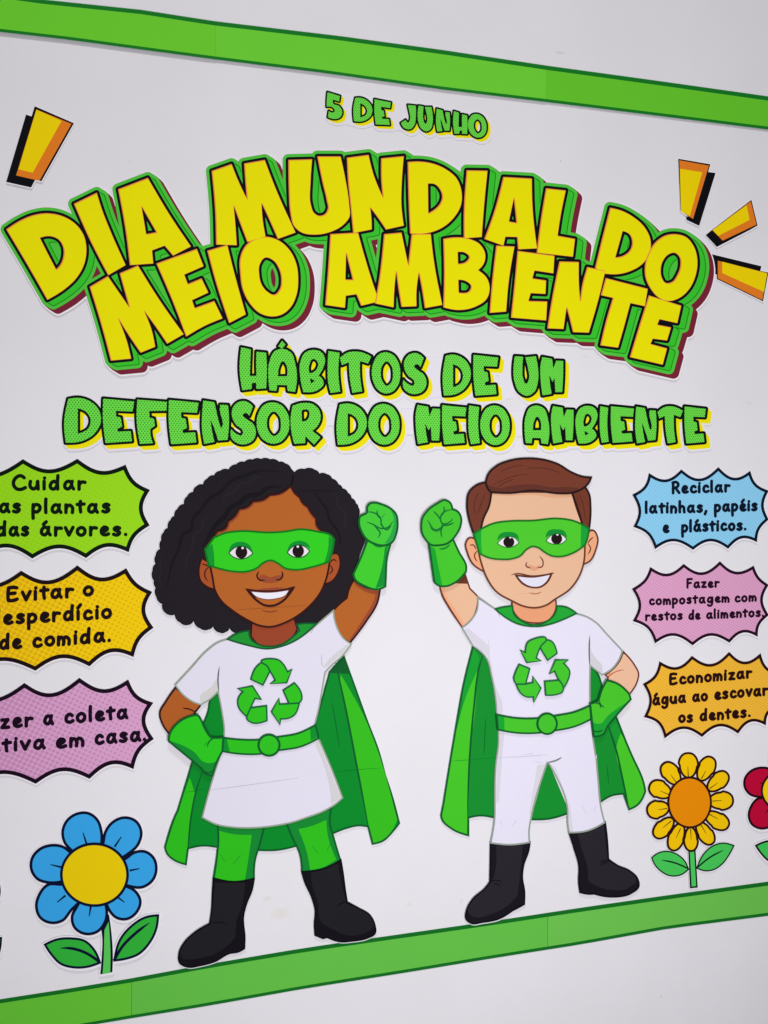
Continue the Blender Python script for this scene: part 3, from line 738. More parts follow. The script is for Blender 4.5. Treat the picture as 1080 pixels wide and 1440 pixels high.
def sunflower():
    t = Thing('paper_flower', 'yellow flower with an orange centre and twelve slim petals, standing on the right', 'flower', 972, 1150, .001, GF, .008)
    ink = (42, 12, 16)
    pet = [((405, 105), (410, 330), 77), ((612, 143), (500, 350), 68), ((742, 278), (570, 430), 66), ((793, 510), (570, 520), 74), ((750, 738), (545, 620), 68),
           ((612, 885), (480, 690), 62), ((430, 947), (425, 730), 58), ((265, 940), (350, 700), 64), ((118, 825), (280, 660), 64), ((52, 612), (250, 565), 72),
           ((75, 378), (265, 470), 72), ((195, 195), (330, 380), 70)]
    veins = ['403,225 407,312', '555,262 518,330', '655,365 588,412', '690,513 610,518', '655,668 585,630', '555,790 512,718', '430,845 425,752', '302,830 340,748',
             '192,742 262,685', '152,592 228,580', '170,433 242,463', '260,297 308,365']
    P = []
    for (tx, ty), (bx, by), hw in pet:
        ax = np.array((tx - bx, ty - by), float); L = np.hypot(*ax); ax /= L; nr = np.array((-ax[1], ax[0]))
        pts = []
        for k in range(36):
            a = k / 36 * 2 * math.pi
            u = math.cos(a); v = math.copysign(abs(math.sin(a)) ** .86, math.sin(a))
            q = np.array((bx, by)) + ax * (L * (.5 + .5 * u)) + nr * hw * 1.12 * v * (1.06 if u > 0 else .94) * (1 - .10 * u * u * (u < 0))
            pts.append((900 + q[0] / 6, 1040 + q[1] / 6))
        P.append(np.array(pts))
    stem = loops('@f2 403,900 465,900 484,1246 418,1253')[0]
    la = '@f2 90,992 150,950~ 220,935~ 310,960~ 380,1020~ 412,1095 340,1145~ 250,1152~ 170,1112~ 120,1060~'
    lb = '@f2 797,890 700,866~ 610,890~ 530,960~ 470,1085 540,1110~ 620,1100~ 700,1045~ 755,970~'
    A = P + [stem, loops(la)[0], loops(lb)[0]]
    a = np.vstack(A); f = Field(*(a.min(0) - 6), *(a.max(0) + 6), .6)
    for l in A: f.add([l], 4)
    Part(t, 'backing_card').layer(f.contour(.9), WHITE, thick=.0004).build()
    for s, v in ((la, '@f2 175,1015 280,1035~ 402,1085'), (lb, '@f2 705,930 590,990~ 480,1078')):
        p = Part(t, 'leaf'); l = loops(s); p.layer(l, (10, 30, 24)); p.layer([offset(l[0], -2)], (66, 188, 84)); p.line(v, (10, 30, 24), 1.5, .3, 2); p.build()
    p = Part(t, 'stem'); p.layer([stem], (10, 30, 24)); p.layer(loops('@f2 416,900 452,900 470,1232 432,1238'), (72, 192, 90)); p.build()
    for l, v in zip(P, veins):
        p = Part(t, 'petal'); p.layer([l], ink); p.layer([offset(l, -3.0)], (228, 186, 6)); p.line('@f2 ' + v, ink, 1.5, .6, 1.4); p.build()
    p = Part(t, 'flower_centre')
    e = np.array([(900 + (418 + 188 * math.cos(k * math.pi / 32)) / 6, 1040 + (530 + 218 * math.sin(k * math.pi / 32)) / 6) for k in range(64)])
    p.layer(e, ink); p.layer([offset(e, -2.9)], (218, 132, 4)); p.build()
sunflower()
GAIN[0] = 1.0
# ------------------------------------------------------------------ the two printed children
def card(t, shapes, off=1.7, shift=(.4, 1.0)):
    A = [loops(s)[0] for s in shapes]
    a = np.vstack(A); f = Field(*(a.min(0) - 7), *(a.max(0) + 7), .5)
    for l in A: f.add([l], 5)
    Part(t, 'backing_card').layer(f.sweep(*shift, 1).contour(off, .06), (222, 222, 232), thick=.0005).build()
def sub(t, par, name, *a, **k):
    p = Part(t, name, par.obj); return p
def ell(crop, cx, cy, rx, ry, n=32):
    c = CROP[crop]
    return np.array([(c[0] + (cx + rx * math.cos(i * 2 * math.pi / n)) / c[2], c[1] + (cy + ry * math.sin(i * 2 * math.pi / n)) / c[2]) for i in range(n)])
DK = (10, 92, 40)

def scallop(s, bulge):
    """curly edge: points joined by outward arcs"""
    R_ = raw(s); P = [np.array(p[:2]) for p in R_]; out = []
    c = np.mean(P, axis=0)
    for i, a in enumerate(P):
        b = P[(i + 1) % len(P)]; L = np.hypot(*(b - a))
        bl = bulge if R_[i][2] else 0
        nr = np.array(((b - a)[1], -(b - a)[0])) / (L + 1e-6)
        if np.dot(nr, (a + b) / 2 - c) < 0: nr = -nr
        k = max(2, int(L / 1.5))
        for j in range(k):
            t = j / k; out.append(a + (b - a) * t + nr * bl * L * math.sin(math.pi * t) ** .75)
    return np.array(out)

def girl():
    t = Thing('girl_cutout', 'paper girl with curly black hair and green cape, one gloved fist raised', 'paper figure', 392, 1000, .0010, 'paper superhero children', .003)
    HAIR = ('@G1 1078,150~ 1035,112~ 990,100~ 925,82~ 860,80~ 800,84~ 740,100~ 680,118~ 625,155~ 565,165~ 520,197~ 470,222~ 440,264~ 395,275~ 368,318~ 325,350~ 302,405~ 255,440~ 232,492~ '
            '205,520~ 185,578~ 155,610~ 138,665~ 130,730~ 98,775~ 97,838~ 75,885~ 85,960~ 98,1010~ 102,1075~ 145,1128~ 165,1190~ 235,1205~ 275,1262~ 330,1280~ 372,1248~ 420,1305~ 480,1312~ 512,1290~ 560,1335~ 605,1330~ 632,1302~ 680,1338 '
            '780,1360 1000,1400 @G2 240,1275 385,1280 440,1235 505,1175 605,1085 655,940 700,770 745,655 710,520 692,490~ 690,430~ 672,400~ 640,362~ 615,325~ 575,292~ 545,262~ 500,222~ 462,190~ 408,186~ 375,158~ 300,152~ 228,174')
    hair = scallop(HAIR, .15)
    CAPE = ('@G4 497,575 437,640 425,720~ 395,800 350,950 315,1075 205,1440 @G6 140,285~ 62,520 80,568~ 130,612~ 213,643 228,528 330,508~ 440,518 600,560 740,540 880,538~ 1000,512 '
            '@G7 180,512 300,480 450,420 560,378~ 640,362~ 708,370 740,495 810,475~ 885,405~ 932,345 925,320 872,125~ 830,0 @G5 780,1000~ 700,790~ 610,540~ 530,318 430,440 300,900 150,900')
    DRESS = ('@G4 565,200 500,222~ 420,280~ 300,410~ 188,530 255,610~ 310,648~ 370,672 435,635~ 497,575 525,720~ 542,850~ 540,910 522,1010 470,1170~ 395,1440 @G6 332,303 430,352~ 560,375~ 700,378~ 860,362~ 1010,330~ '
             '@G7 250,308~ 380,260~ 460,215~ 522,163 @G5 440,1130~ 350,920 335,870~ 322,810 350,700~ 375,560~ 395,440 430,400~ 530,310~ 585,235 @G2 580,1375~ 535,1300~ 515,1235~ 508,1175 380,1285 250,1382~ 150,1428~ @G4 865,268~ 700,240~')
    ARM = '@G2 655,955 750,1010~ 845,1022 828,1110~ 740,1260~ 628,1408 560,1355~ 518,1270~ 506,1175 550,1130~ 605,1085 625,1010~'
    ARML = '@G4 190,550 120,650~ 76,735~ 95,810~ 148,888 240,810 345,760 325,735 360,690 372,672 300,640'
    GLU = '@G2 755,665 720,760~ 653,910 660,940~ 740,1000~ 830,1022~ 884,1000 887,940~ 895,800~ 922,690 850,650'
    FIST = '@G2 700,498~ 752,462~ 752,430~ 775,400~ 800,395~ 860,408~ 925,440~ 962,480~ 973,540~ 965,610~ 922,690~ 870,705~ 800,690~ 755,665~ 712,605~ 694,545~'
    GLL = '@G4 345,745 362,760 440,905 480,912~ 535,908 528,1010 500,1060~ 455,1185 400,1165~ 385,1140 310,1075 140,935 150,880~ 200,810~ 270,765~'
    LEG1 = '@G6 440,340 782,360 740,520~ 715,600~ 705,750 570,770~ 412,745 440,560~ 448,480~'
    LEG2 = '@G7 118,345 440,235 432,360~ 452,430~ 490,560~ 508,618 370,675~ 230,698 215,570~ 160,450~'
    BT1 = '@G6 412,742 560,768~ 706,745 690,830~ 650,930~ 628,1030~ 630,1080~ 638,1150~ 636,1250 590,1275~ 530,1285~ 420,1345~ 320,1372~ 220,1382~ 170,1355~ 163,1290~ 200,1210~ 270,1140~ 385,1070 400,960~ 405,850~'
    BT2 = '@G7 228,695 370,680~ 510,610 525,700~ 545,850~ 556,915 640,960~ 720,1010~ 755,1080~ 757,1140~ 700,1175~ 600,1195~ 500,1200~ 410,1170 380,1178 325,1155 320,1080~ 325,970~ 300,880~ 250,770~'
    NECKC = '@G4 565,200 640,155~ 722,138 1045,60 @G2 300,1268 385,1270 340,1312~ 250,1382~ 150,1428~ @G4 865,268~ 700,240~'
    f_shapes = [CAPE, DRESS, ARM, ARML, GLU, FIST, GLL, LEG1, LEG2, BT1, BT2, NECKC]
    A = [loops(s)[0] for s in f_shapes] + [hair]
    a = np.vstack(A); f = Field(*(a.min(0) - 7), *(a.max(0) + 7), .5)
    for l in A: f.add([l], 5)
    Part(t, 'backing_card').layer(f.sweep(.4, 1, 1).contour(1.3, .06), (222, 222, 232), thick=.0005).build()
    # cape
    p = Part(t, 'cape'); p.shape(CAPE, (6, 136, 42), DK, 1.7)
    p.shape('@G6 242,15 278,130 250,300~ 224,530 210,636 130,608~ 84,565~ 68,520 144,285~', (44, 188, 28))
    p.line('@G4 385,1150 330,1330~ @G6 255,270~ 228,530', DK, 1.7, .8, 1.4)
    p.shape('@G5 510,455 600,610~ 668,735 700,805 775,1000~ 900,1435 @G7 918,320 880,398~ 808,467~ 746,488 710,370 640,0 @G5 630,1140~ 545,700~ 505,490', (52, 186, 30))
    p.line('@G5 472,370 545,700~ 630,1140~ 688,1440 @G7 708,370 740,492', DK, 1.9, 1.2, 1.4)
    p.line('@G5 445,655 475,820~ 500,985', (6, 100, 36), .9); p.line('@G6 215,120 290,112 350,96|@G5 470,1160 620,1142 800,1130', (8, 112, 34), .5)
    p.build()
    # legs and boots
    for s, br, kn in ((LEG1, '@G6 452,400 560,425~ 690,430 665,600~ 640,755 560,762~ 424,740 447,560~', '@G6 462,570 495,625|@G6 608,577 558,635'),
                      (LEG2, '@G7 203,388 300,365~ 405,320 415,430~ 477,608 380,665~ 288,690 265,560~', '@G7 305,515 348,565|@G7 435,490 410,545')):
        p = Part(t, 'leg'); p.shape(s, (18, 134, 48), DK, 1.7); p.shape(br, (46, 188, 28)); p.line(kn, (14, 120, 40), 1.2); p.build()
    for s, br, ln in ((BT1, '@G6 424,775 640,775 620,930~ 578,1050 570,1170 500,1240~ 380,1305~ 195,1330 172,1285~ 205,1215~ 275,1145~ 390,1078 406,960~', '@G6 395,1068 440,1062~ 510,1072'),
                      (BT2, '@G7 295,702 488,638 530,850~ 550,925 640,965~ 715,1015~ 748,1090~ 700,1130~ 560,1155~ 450,1110~ 370,1060~ 345,920~ 300,780~', '@G7 555,912 520,920~ 480,945')):
        p = Part(t, 'boot'); p.shape(s, (19, 17, 24), (10, 9, 14), 1.4); p.shape(br, (31, 31, 36)); p.line(ln, (14, 13, 20), 1.3); p.build()
    # hair
    p = Part(t, 'hair'); p.layer([hair], (14, 12, 20)); p.layer([offset(hair, -1.3)], (31, 27, 33))
    p.line('@G1 1020,180 860,165~ 740,200~ 640,240~ 560,320~ 480,370~ 430,440~ 370,510~ 350,590~ 300,620~ 260,740~ 230,800~ 200,900~ 180,1000', (23, 20, 26), 3.4, 1, 1)
    p.line('@G1 1010,285 900,290~ 850,330~ 760,350~ 700,400~ 640,430~ 600,490~ 530,560~ 480,640~ 430,720', (20, 18, 24), 4.5, 1, 1)
    p.line('@G1 520,450 450,520~ 425,590~ 375,640~ 360,730~ 320,800~ 318,880~ 285,950', (35, 31, 37), 2.6, .5, .5)
    p.line('@G1 900,215 830,212~ 770,250~ 710,262~ 660,315~ 610,340~ 575,400', (35, 31, 37), 3, .5, .5)
    p.line('@G1 160,760 130,820~ 140,890~ 125,950~ 160,1020', (36, 32, 38), 1.6, .5, .5)
    p.line('@G2 375,320 420,390~ 460,440~ 480,520~ 540,600~ 560,700', (20, 18, 24), 2.2, .6, .6)
    p.line('@G2 250,310 400,308~ 540,312', (22, 19, 25), .8)
    p.line('@G2 218,190 210,240~ 200,275', (12, 10, 14), 1.6)
    p.line('@G2 480,330 530,360~ 545,420~ 595,470~ 590,540~ 620,610', (35, 31, 37), 3, .5, .5)
    p.build()
    SK = (178, 98, 40); SD = (156, 70, 38); OL = (52, 18, 18)
    p = Part(t, 'neck'); p.shape('@G4 742,40 735,180 800,245~ 870,262~ 950,245~ 1040,180~ 1070,125 1045,40', (150, 66, 40), OL, 1.5); p.build()
    # arms
    p = Part(t, 'arm'); p.shape(ARM, SK, OL, 1.7); p.shape('@G2 660,965 750,1018~ 835,1030 820,1060 740,1040~ 665,990', (158, 78, 44))
    p.shape('@G2 838,1035 820,1110~ 735,1255~ 632,1398 622,1388 720,1240~ 800,1100~ 815,1040', (150, 72, 50)); p.line('@G2 605,1085 612,1050', OL, 1.1); p.build()
    p = Part(t, 'arm'); p.shape(ARML, (172, 92, 38), OL, 1.7); p.line('@G4 240,698 290,705~ 330,725', OL, 1.4, .4, 1.4); p.build()
    # dress
    p = Part(t, 'dress'); p.shape(DRESS, (221, 219, 236), (148, 162, 146), 1.3)
    p.shape('@G4 495,470 450,540~ 365,620~ 372,662 432,628~ 490,570', (205, 207, 206))
    p.shape('@G5 325,960 345,928 512,1345 440,1392 425,1250~', (205, 206, 210))
    p.shape('@G5 555,240 575,245 530,300~ 470,345~ 395,410 380,400 430,340~', (205, 206, 210))
    p.line('@G4 507,395 497,480~ 502,580', (104, 112, 116), 1.5, .3, 1); p.line('@G5 368,310 372,360~ 378,400', (190, 190, 204), .9)
    p.line('@G2 380,1275 345,1340', (130, 132, 138), 1.0)
    p.line('@G4 430,1290 700,1255~ 1080,1200', (190, 188, 204), .5)
    p.build()
    p = Part(t, 'collar'); p.shape('@G4 565,200 640,155~ 722,138 730,190~ 790,238~ 870,252~ 960,235~ 1040,180~ @G2 262,1320 245,1275 300,1268~ 385,1270 340,1312~ 250,1382~ 150,1428~ @G4 865,268~ 700,240~', (28, 146, 48), (14, 84, 44), 1.5); p.build()
    # face
    FACE = ('@G2 200,275 225,320~ 265,355 290,400~ 325,425 340,455~ 385,510 390,560~ 425,600 470,640 480,830 @G3 965,500~ 930,580~ 860,670~ 740,765~ 660,805~ 565,830~ 480,818~ 400,780~ 290,710~ 210,640~ 165,560~ 150,480~ 130,380 '
            '@G1 470,700 530,620 545,600 600,580~ 620,530 670,490~ 700,440 760,425~ 800,385 880,370~ 920,340 1000,325~ 1062,285')
    FACE2 = ('@G2 200,292 218,330~ 255,365 282,412~ 315,438 330,468~ 372,520 380,575~ 412,605 470,640 480,830 @G3 962,500~ 927,580~ 858,668~ 738,762~ 660,802~ 565,827~ 480,815~ 400,777~ 292,708~ 213,638~ 168,560~ 153,480~ 133,380 '
             '@G1 470,700 545,625 560,615 612,595~ 635,545 685,505~ 712,455 772,440~ 812,400 890,385~ 930,352 1010,338~ 1062,300')
    for s, ln in (('@G3 70,335 105,355~ 140,400 160,558 110,540~ 62,495~ 50,430~', '@G3 72,375 105,385~ 130,400|@G3 125,395 95,430~ 95,470~ 115,498'),
                  ('@G3 990,350 1015,305~ 1050,302~ 1070,350~ 1055,440~ 1010,500~ 960,520 975,400', '@G3 995,370 1030,345~ 1045,360|@G3 1000,385 1015,420~ 990,450')):
        p = Part(t, 'ear'); p.shape(s, (166, 80, 40), OL, 1.3); p.line(ln, OL, 1.2); p.build()
    p = Part(t, 'face'); p.shape(FACE, (146, 70, 38), OL, 1.7); p.layer(loops(FACE2), SK)
    p.line('@G3 285,710 560,692~ 860,672', (146, 74, 32), .55, .3, .3); p.line('@G3 505,710 560,722~ 620,712', (130, 62, 34), 1.2); p.build(); face = p
    p = Part(t, 'nose', face.obj); p.shape('@G3 488,462~ 520,455~ 565,472~ 620,458~ 655,462~ 640,490~ 570,513~ 500,495~', (152, 74, 46))
    p.line('@G3 485,430 470,462~ 488,490~ 528,492', OL, 1.6, .7, 1); p.line('@G3 648,428 655,462~ 640,485~ 605,490', OL, 1.6, .7, 1); p.build()
    p = Part(t, 'mouth', face.obj); p.shape('@G3 470,565 520,552~ 560,550~ 620,545~ 680,552 560,572~', (152, 70, 50))
    p.shape('@G3 400,562 480,572~ 570,574~ 660,565~ 735,546 705,590~ 660,640~ 590,676~ 530,675~ 470,640~ 430,600~', (180, 98, 42), OL, 2.0)
    p.shape('@G3 405,566 430,574 470,612~ 450,620 420,590~', OL); p.shape('@G3 735,548 700,562 690,600~ 700,596~', OL)
    p.line('@G3 382,557 420,566~ 560,575~ 690,562~ 748,541', OL, 1.7, .4, .4)
    p.shape('@G3 425,573 560,581~ 702,563 680,598~ 600,628~ 520,630~ 455,606~', (230, 232, 248), (120, 50, 40), .7); p.build()
    # mask and eyes
    p = Part(t, 'mask'); p.shape('@G3 160,185 230,155~ 350,138~ 560,148~ 680,140~ 780,125~ 900,140~ 1010,175~ 1028,200 1010,300~ 990,360 880,395~ 740,418~ 670,405~ 620,370~ 570,350~ 520,365~ 470,405~ 400,430~ 300,430~ 200,410~ 120,385 95,270', (48, 204, 32), (10, 116, 26), 1.7)
    p.shape('@G3 98,268 146,228 158,300~ 162,395 122,383', (14, 148, 44)); p.shape('@G3 988,172 1024,202 1007,300~ 988,358 955,368 985,260~', (14, 148, 44)); p.build(); mk = p
    for lid, wh, ic, r, hl in (('@G3 265,295 285,240~ 345,215~ 410,235~ 441,290 410,265~ 350,245~ 300,262~', '@G3 267,297 310,258~ 350,247~ 400,260~ 440,298 400,328~ 350,340~ 300,325~', (357, 290), (43, 47), (366, 260)),
                               ('@G3 688,285 715,230~ 775,208~ 830,225~ 858,262 815,245~ 770,235~ 725,250~', '@G3 690,292 730,250~ 770,238~ 815,250~ 850,282 820,315~ 770,328~ 720,318~', (768, 282), (42, 46), (765, 250))):
        e = Part(t, 'eye', mk.obj); e.shape(lid, (8, 144, 46)); e.shape(wh, (226, 226, 232), (20, 60, 34), .8)
        e.layer([ell('G3', *ic, *r)], (28, 14, 18)); e.layer([ell('G3', *hl, 9, 9)], (225, 225, 235)); e.build()
    # belt
    p = Part(t, 'belt'); p.shape('@G4 535,912 660,925~ 800,925~ @G5 60,905~ 200,880~ 328,820 350,915 220,975~ 60,1003~ @G4 800,1028~ 660,1028~ 522,1008', (44, 190, 28), DK, 1.6)
    p.shape('@G4 538,918 560,922 582,1015 527,1004', (10, 140, 44)); p.shape('@G5 288,848 325,826 344,908 292,932', (10, 140, 44)); p.build(); bl = p
    p = Part(t, 'buckle', bl.obj); p.shape([ell('G4', 865, 965, 76, 76)], (44, 190, 32), DK, 2.0); p.build()
    # recycling symbol
    sym = Part(t, 'recycling_symbol'); SG = (46, 190, 30)
    for s in ('@G8 330,425 405,275~ 450,245~ 500,270~ 535,340 460,487', '@G8 450,245~ 640,222~ 680,260~ 728,345 775,318 718,462 540,475 595,435 535,330~ 500,275~',
              '@G8 325,735 500,712 505,872 330,890~ 290,860~ 285,820~ 300,770~', '@G8 190,528 348,498 440,642 375,632 330,725~ 285,830 190,700~ 190,640~ 245,560',
              '@G8 680,545 803,465 880,590~ 882,640~ 855,680 745,690', '@G8 635,635 640,695 745,690 855,682 790,820~ 740,846~ 650,855 645,915 553,778'):
        sym.shape(s, SG, (12, 92, 52), 1.35)
    sym.build()
    # gloves
    p = Part(t, 'glove', label='green glove of the raised arm'); p.shape(GLU, (62, 202, 44), DK, 1.8); p.shape('@G2 905,700 880,720 862,850~ 812,1015 876,995 880,940~ 890,800~', (16, 142, 50))
    p.shape(FIST, (66, 200, 56), DK, 1.8); p.shape('@G2 925,450 958,485~ 966,540~ 958,610~ 915,690 880,690 930,600~ 945,520~', (40, 164, 70))
    p.line('@G2 752,462 800,468~ 850,510~ 850,560|@G2 825,450 830,490~ 850,510|@G2 880,475 860,505|@G2 750,535 800,555~ 845,580~ 900,575~ 938,530|@G2 800,555 830,590~ 845,610~ 832,648|@G2 848,520 870,575~ 890,590~ 925,560', (12, 112, 48), 1.4)
    p.line('@G2 790,690 830,712~ 880,705', (14, 128, 46), 1.5); p.build()
    p = Part(t, 'glove', label='green glove resting on the hip'); p.shape(GLL, (42, 196, 30), DK, 1.8)
    p.shape('@G4 145,932 200,950~ 330,1020~ 385,1080~ 430,1095~ 475,1085~ 515,1030 500,1080 455,1178 402,1160~ 383,1132 312,1068', (16, 138, 46))
    p.line('@G4 440,908 420,880~ 375,790', (12, 120, 40), 1.8, .8, .6); p.line('@G4 510,915 450,922~ 425,955~ 420,978|@G4 400,970 420,940|@G4 385,1140 430,1165~ 465,1145', DK, 1.3); p.build()

def boy():
    t = Thing('boy_cutout', 'paper boy with short brown hair and green cape, one gloved fist raised', 'paper figure', 762, 970, .0010, 'paper superhero children', .003)
    CAPE = ('@B3 335,300 270,560~ 200,950~ 120,1440 @B5 103,445 110,472~ 180,540~ 300,588 300,460 380,445~ 490,460 620,470 750,472 880,468~ 1015,430 @B6 640,345 720,300~ 805,288 845,400 905,368~ 962,270 955,230~ 860,0~ '
            '@B4 620,1000 545,810 445,600 400,480~ 358,435 200,300 @B3 500,330 430,380')
    BODY = ('@B2 290,1165 165,1075 155,1180~ 110,1250~ 50,1300 @B3 335,298 430,385~ 470,520~ 500,700~ 507,800 518,1000~ 500,1150~ 492,1440 @B5 490,470~ 462,642 600,655~ 742,638 738,560~ 752,470~ 870,62 '
            '@B6 262,62 400,400~ 402,500~ 412,568 540,555~ 668,495 640,380~ 622,200~ 605,0 @B4 400,1090~ 370,900~ 358,730~ 358,440 445,508 510,470~ 560,410~ 592,335 480,215~ 400,130~ 330,88~ 250,65 120,125~ @B3 790,160~ 640,115~')
    ARM = '@B1 275,960 300,1060~ 360,1170~ 508,1388 600,1310~ 650,1190~ 665,1075 580,990 560,930~ 530,840 400,930'
    ARMR = '@B4 597,340 680,440~ 708,500~ 700,550~ 643,648 580,590~ 485,550 488,528 468,508 530,460~ 575,400~'
    CUFF = '@B1 168,548 190,700~ 222,925 255,955~ 330,968~ 430,930~ 540,822 545,780~ 470,620~ 410,492 300,520'
    FIST = '@B1 90,350~ 100,280~ 150,205~ 250,130~ 330,95~ 380,120~ 405,188 460,213~ 495,290~ 485,360~ 410,490 350,535~ 270,552~ 190,548~ 130,490~ 95,420~'
    GLR = '@B4 480,548 560,575~ 640,645 652,685 545,805~ 480,885~ 450,938~ 385,955 370,830 358,715 400,705~ 420,690 450,600~'
    HL = '@B2 235,245 150,272~ 100,322~ 86,400~ 100,510~ 137,625 185,592 205,510~ 245,420~ 262,320'
    HR = '@B2 930,270 968,330~ 979,420~ 967,600 918,548 890,450~ 843,320'
    HT = '@B2 222,248 240,190~ 300,130~ 400,90~ 520,75~ 640,85~ 740,115~ 850,180~ 920,206~ 984,213 960,260~ 905,303~ 840,325~ 760,328~ 560,308~ 400,325~ 260,320 235,290~'
    EL = '@B2 140,655 105,650~ 78,685~ 90,760~ 130,840~ 205,892 200,800'
    ER = '@B2 950,615 1000,597~ 1028,640~ 1015,740~ 970,820~ 925,842 930,720'
    FACE = '@B2 255,318 245,420~ 205,500~ 150,600 160,700 178,790 195,850~ 225,930~ 300,1040~ 410,1105~ 500,1145~ 580,1155~ 660,1135~ 720,1095~ 830,1020~ 900,920~ 925,850~ 938,700 925,560 880,440~ 845,318'
    NECK = '@B2 415,1080 418,1170~ 460,1230~ 570,1265~ 680,1240~ 725,1170~ 722,1070'
    BT1 = '@B5 460,640 600,656~ 745,636 735,700~ 700,800~ 690,890~ 705,990~ 704,1085 650,1115~ 620,1130 520,1190~ 400,1215~ 320,1222~ 285,1195~ 287,1130~ 330,1050~ 420,970~ 455,925 458,780~'
    BT2 = '@B6 410,566 540,557~ 672,492 685,600~ 695,760 760,805~ 850,845~ 905,900~ 914,955~ 860,1005~ 730,1032~ 650,1025~ 590,1010 560,1012~ 490,1000 481,930~ 481,800~ 450,690~'
    COL = '@B2 290,1165 350,1150~ 415,1143 425,1200~ 480,1250~ 570,1280~ 660,1255~ 725,1190~ 735,1143 800,1150~ 877,1195 780,1240~ 680,1275~ 570,1290~ 450,1270~ 350,1215~'
    card(t, [CAPE, BODY, ARM, ARMR, CUFF, FIST, GLR, HL, HR, HT, EL, ER, FACE, NECK, BT1, BT2, COL], 1.5)
    p = Part(t, 'cape'); p.shape(CAPE, (20, 140, 46), DK, 1.7)
    p.shape('@B3 338,310 275,560~ 262,700~ 360,480~ 380,380', (22, 158, 48))
    p.shape('@B3 365,480 355,700~ 310,1100~ 298,1440 @B5 292,480~ 290,578 182,535~ 112,470~ 109,445 @B3 126,1440 205,950~ 262,725 310,600~', (66, 194, 38))
    p.line('@B3 405,365 380,450~ 340,750~ 310,1100~ 295,1440 @B5 298,585', DK, 1.9, 1.0, 1.4); p.line('@B3 425,820 420,950~ 412,1085', (10, 104, 40), .9)
    p.line('@B3 180,1130 310,1122~ 500,1105', (14, 120, 40), .5)
    p.shape('@B4 540,825 500,870 545,1010 580,930', (22, 150, 48))
    p.shape('@B4 578,930 545,1050~ 590,1250~ @B6 835,380 848,392 903,362~ 956,270 953,235~ 858,0~ @B4 618,992', (70, 196, 40))
    p.line('@B4 485,870 545,1050~ 590,1250~ @B6 843,398', DK, 1.8, 1.0, 1.4); p.line('@B4 475,1155 485,1220~ 492,1300', (14, 110, 40), .8)
    p.build()
    SK = (228, 184, 152); OL = (104, 52, 36)
    p = Part(t, 'arm'); p.shape(ARM, (229, 184, 152), OL, 1.4); p.shape('@B1 285,975 310,1060~ 370,1165~ 505,1370 525,1350 420,1180~ 340,1050~ 320,975', (234, 170, 132))
    p.line('@B1 280,975 305,1060~ 365,1170~ 508,1385', OL, 1.6, 1.2, 1.2); p.build()
    p = Part(t, 'arm'); p.shape(ARMR, (232, 186, 156), OL, 1.4); p.shape('@B4 480,502 525,492 495,525', (232, 146, 96)); p.line('@B4 605,472 560,480~ 530,492~ 490,525', (176, 96, 60), .9, .3, 1.1); p.build()
    for s, br, ln in ((BT1, '@B5 500,662 694,655 680,800~ 655,1020 600,1080~ 480,1150~ 320,1165~ 295,1130~ 335,1050~ 425,972~ 470,920~ 500,800~', '@B5 462,922 500,912~ 545,925|@B5 480,940 500,938~ 530,950'),
                      (BT2, '@B6 475,578 662,512 690,770 760,812~ 850,852~ 895,910~ 840,965~ 700,980~ 550,920 540,800~ 500,680~', '@B6 694,766 660,772~ 635,782|@B6 700,776 670,786~ 640,804')):
        p = Part(t, 'boot'); p.shape(s, (24, 21, 30), (12, 11, 16), 1.4); p.shape(br, (39, 37, 44)); p.line(ln, (18, 16, 24), 1.2); p.build()
    p = Part(t, 'suit'); p.shape(BODY, (225, 223, 242), (148, 160, 150), 1.3)
    p.shape('@B4 362,310 372,345~ 430,420~ 447,440 446,500 364,436', (206, 206, 214))
    p.shape('@B3 440,290 465,420~ 490,560~ 545,700 550,780 515,790 505,700~ 478,520~ 440,385', (210, 209, 222))
    p.shape('@B3 270,180 300,170 450,300 440,370 345,290', (212, 210, 222)); p.shape('@B3 524,925 560,930 540,1150 520,1430 500,1430 508,1150 524,1000', (210, 210, 222))
    p.shape('@B5 800,80 862,75 760,440 738,440', (212, 212, 222)); p.shape('@B6 270,75 310,90 420,380 440,560 416,560 405,400', (212, 212, 222))
    p.line('@B4 355,225 352,330~ 356,440', (104, 116, 112), 1.5, .3, 1.2)
    p.line('@B3 978,1103 930,1128~ 872,1142', (118, 124, 122), 1.5, .3, 1.2); p.line('@B3 690,1085 770,1076|@B3 770,1132 830,1142', (196, 194, 208), .9)
    p.line('@B5 650,475 620,525|@B5 530,480 545,520|@B6 500,370 535,425|@B6 605,375 590,415', (196, 194, 212), .9)
    p.line('@B2 300,1170 325,1225', (150, 154, 152), 1.0); p.line('@B3 447,260 455,340', (198, 197, 210), .8); p.line('@B3 520,1105 700,1098~ 870,1085', (200, 198, 214), .45)
    p.build()
    p = Part(t, 'neck'); p.shape(NECK, (228, 158, 118), OL, 1.4); p.build()
    p = Part(t, 'collar'); p.shape(COL, (34, 164, 52), (16, 98, 44), 1.5); p.build()
    for s, ln in ((EL, '@B2 105,705 125,700~ 150,735|@B2 165,740 140,775~ 160,822'), (ER, '@B2 1000,645 975,665~ 960,690|@B2 958,690 978,720~ 960,770')):
        p = Part(t, 'ear'); p.shape(s, (234, 168, 128), OL, 1.5); p.line(ln, OL, 1.2); p.build()
    p = Part(t, 'face'); p.shape(FACE, SK, (108, 56, 38), 1.6); p.shape('@B2 262,325 400,330~ 560,313~ 700,335~ 842,328 845,355 720,362~ 560,340~ 400,345~ 262,340', (222, 170, 134))
    p.line('@B2 535,1046 580,1054~ 625,1041', (176, 112, 84), 1.1); p.line('@B2 440,1060 535,1050', (212, 166, 138), .5); p.build(); face = p
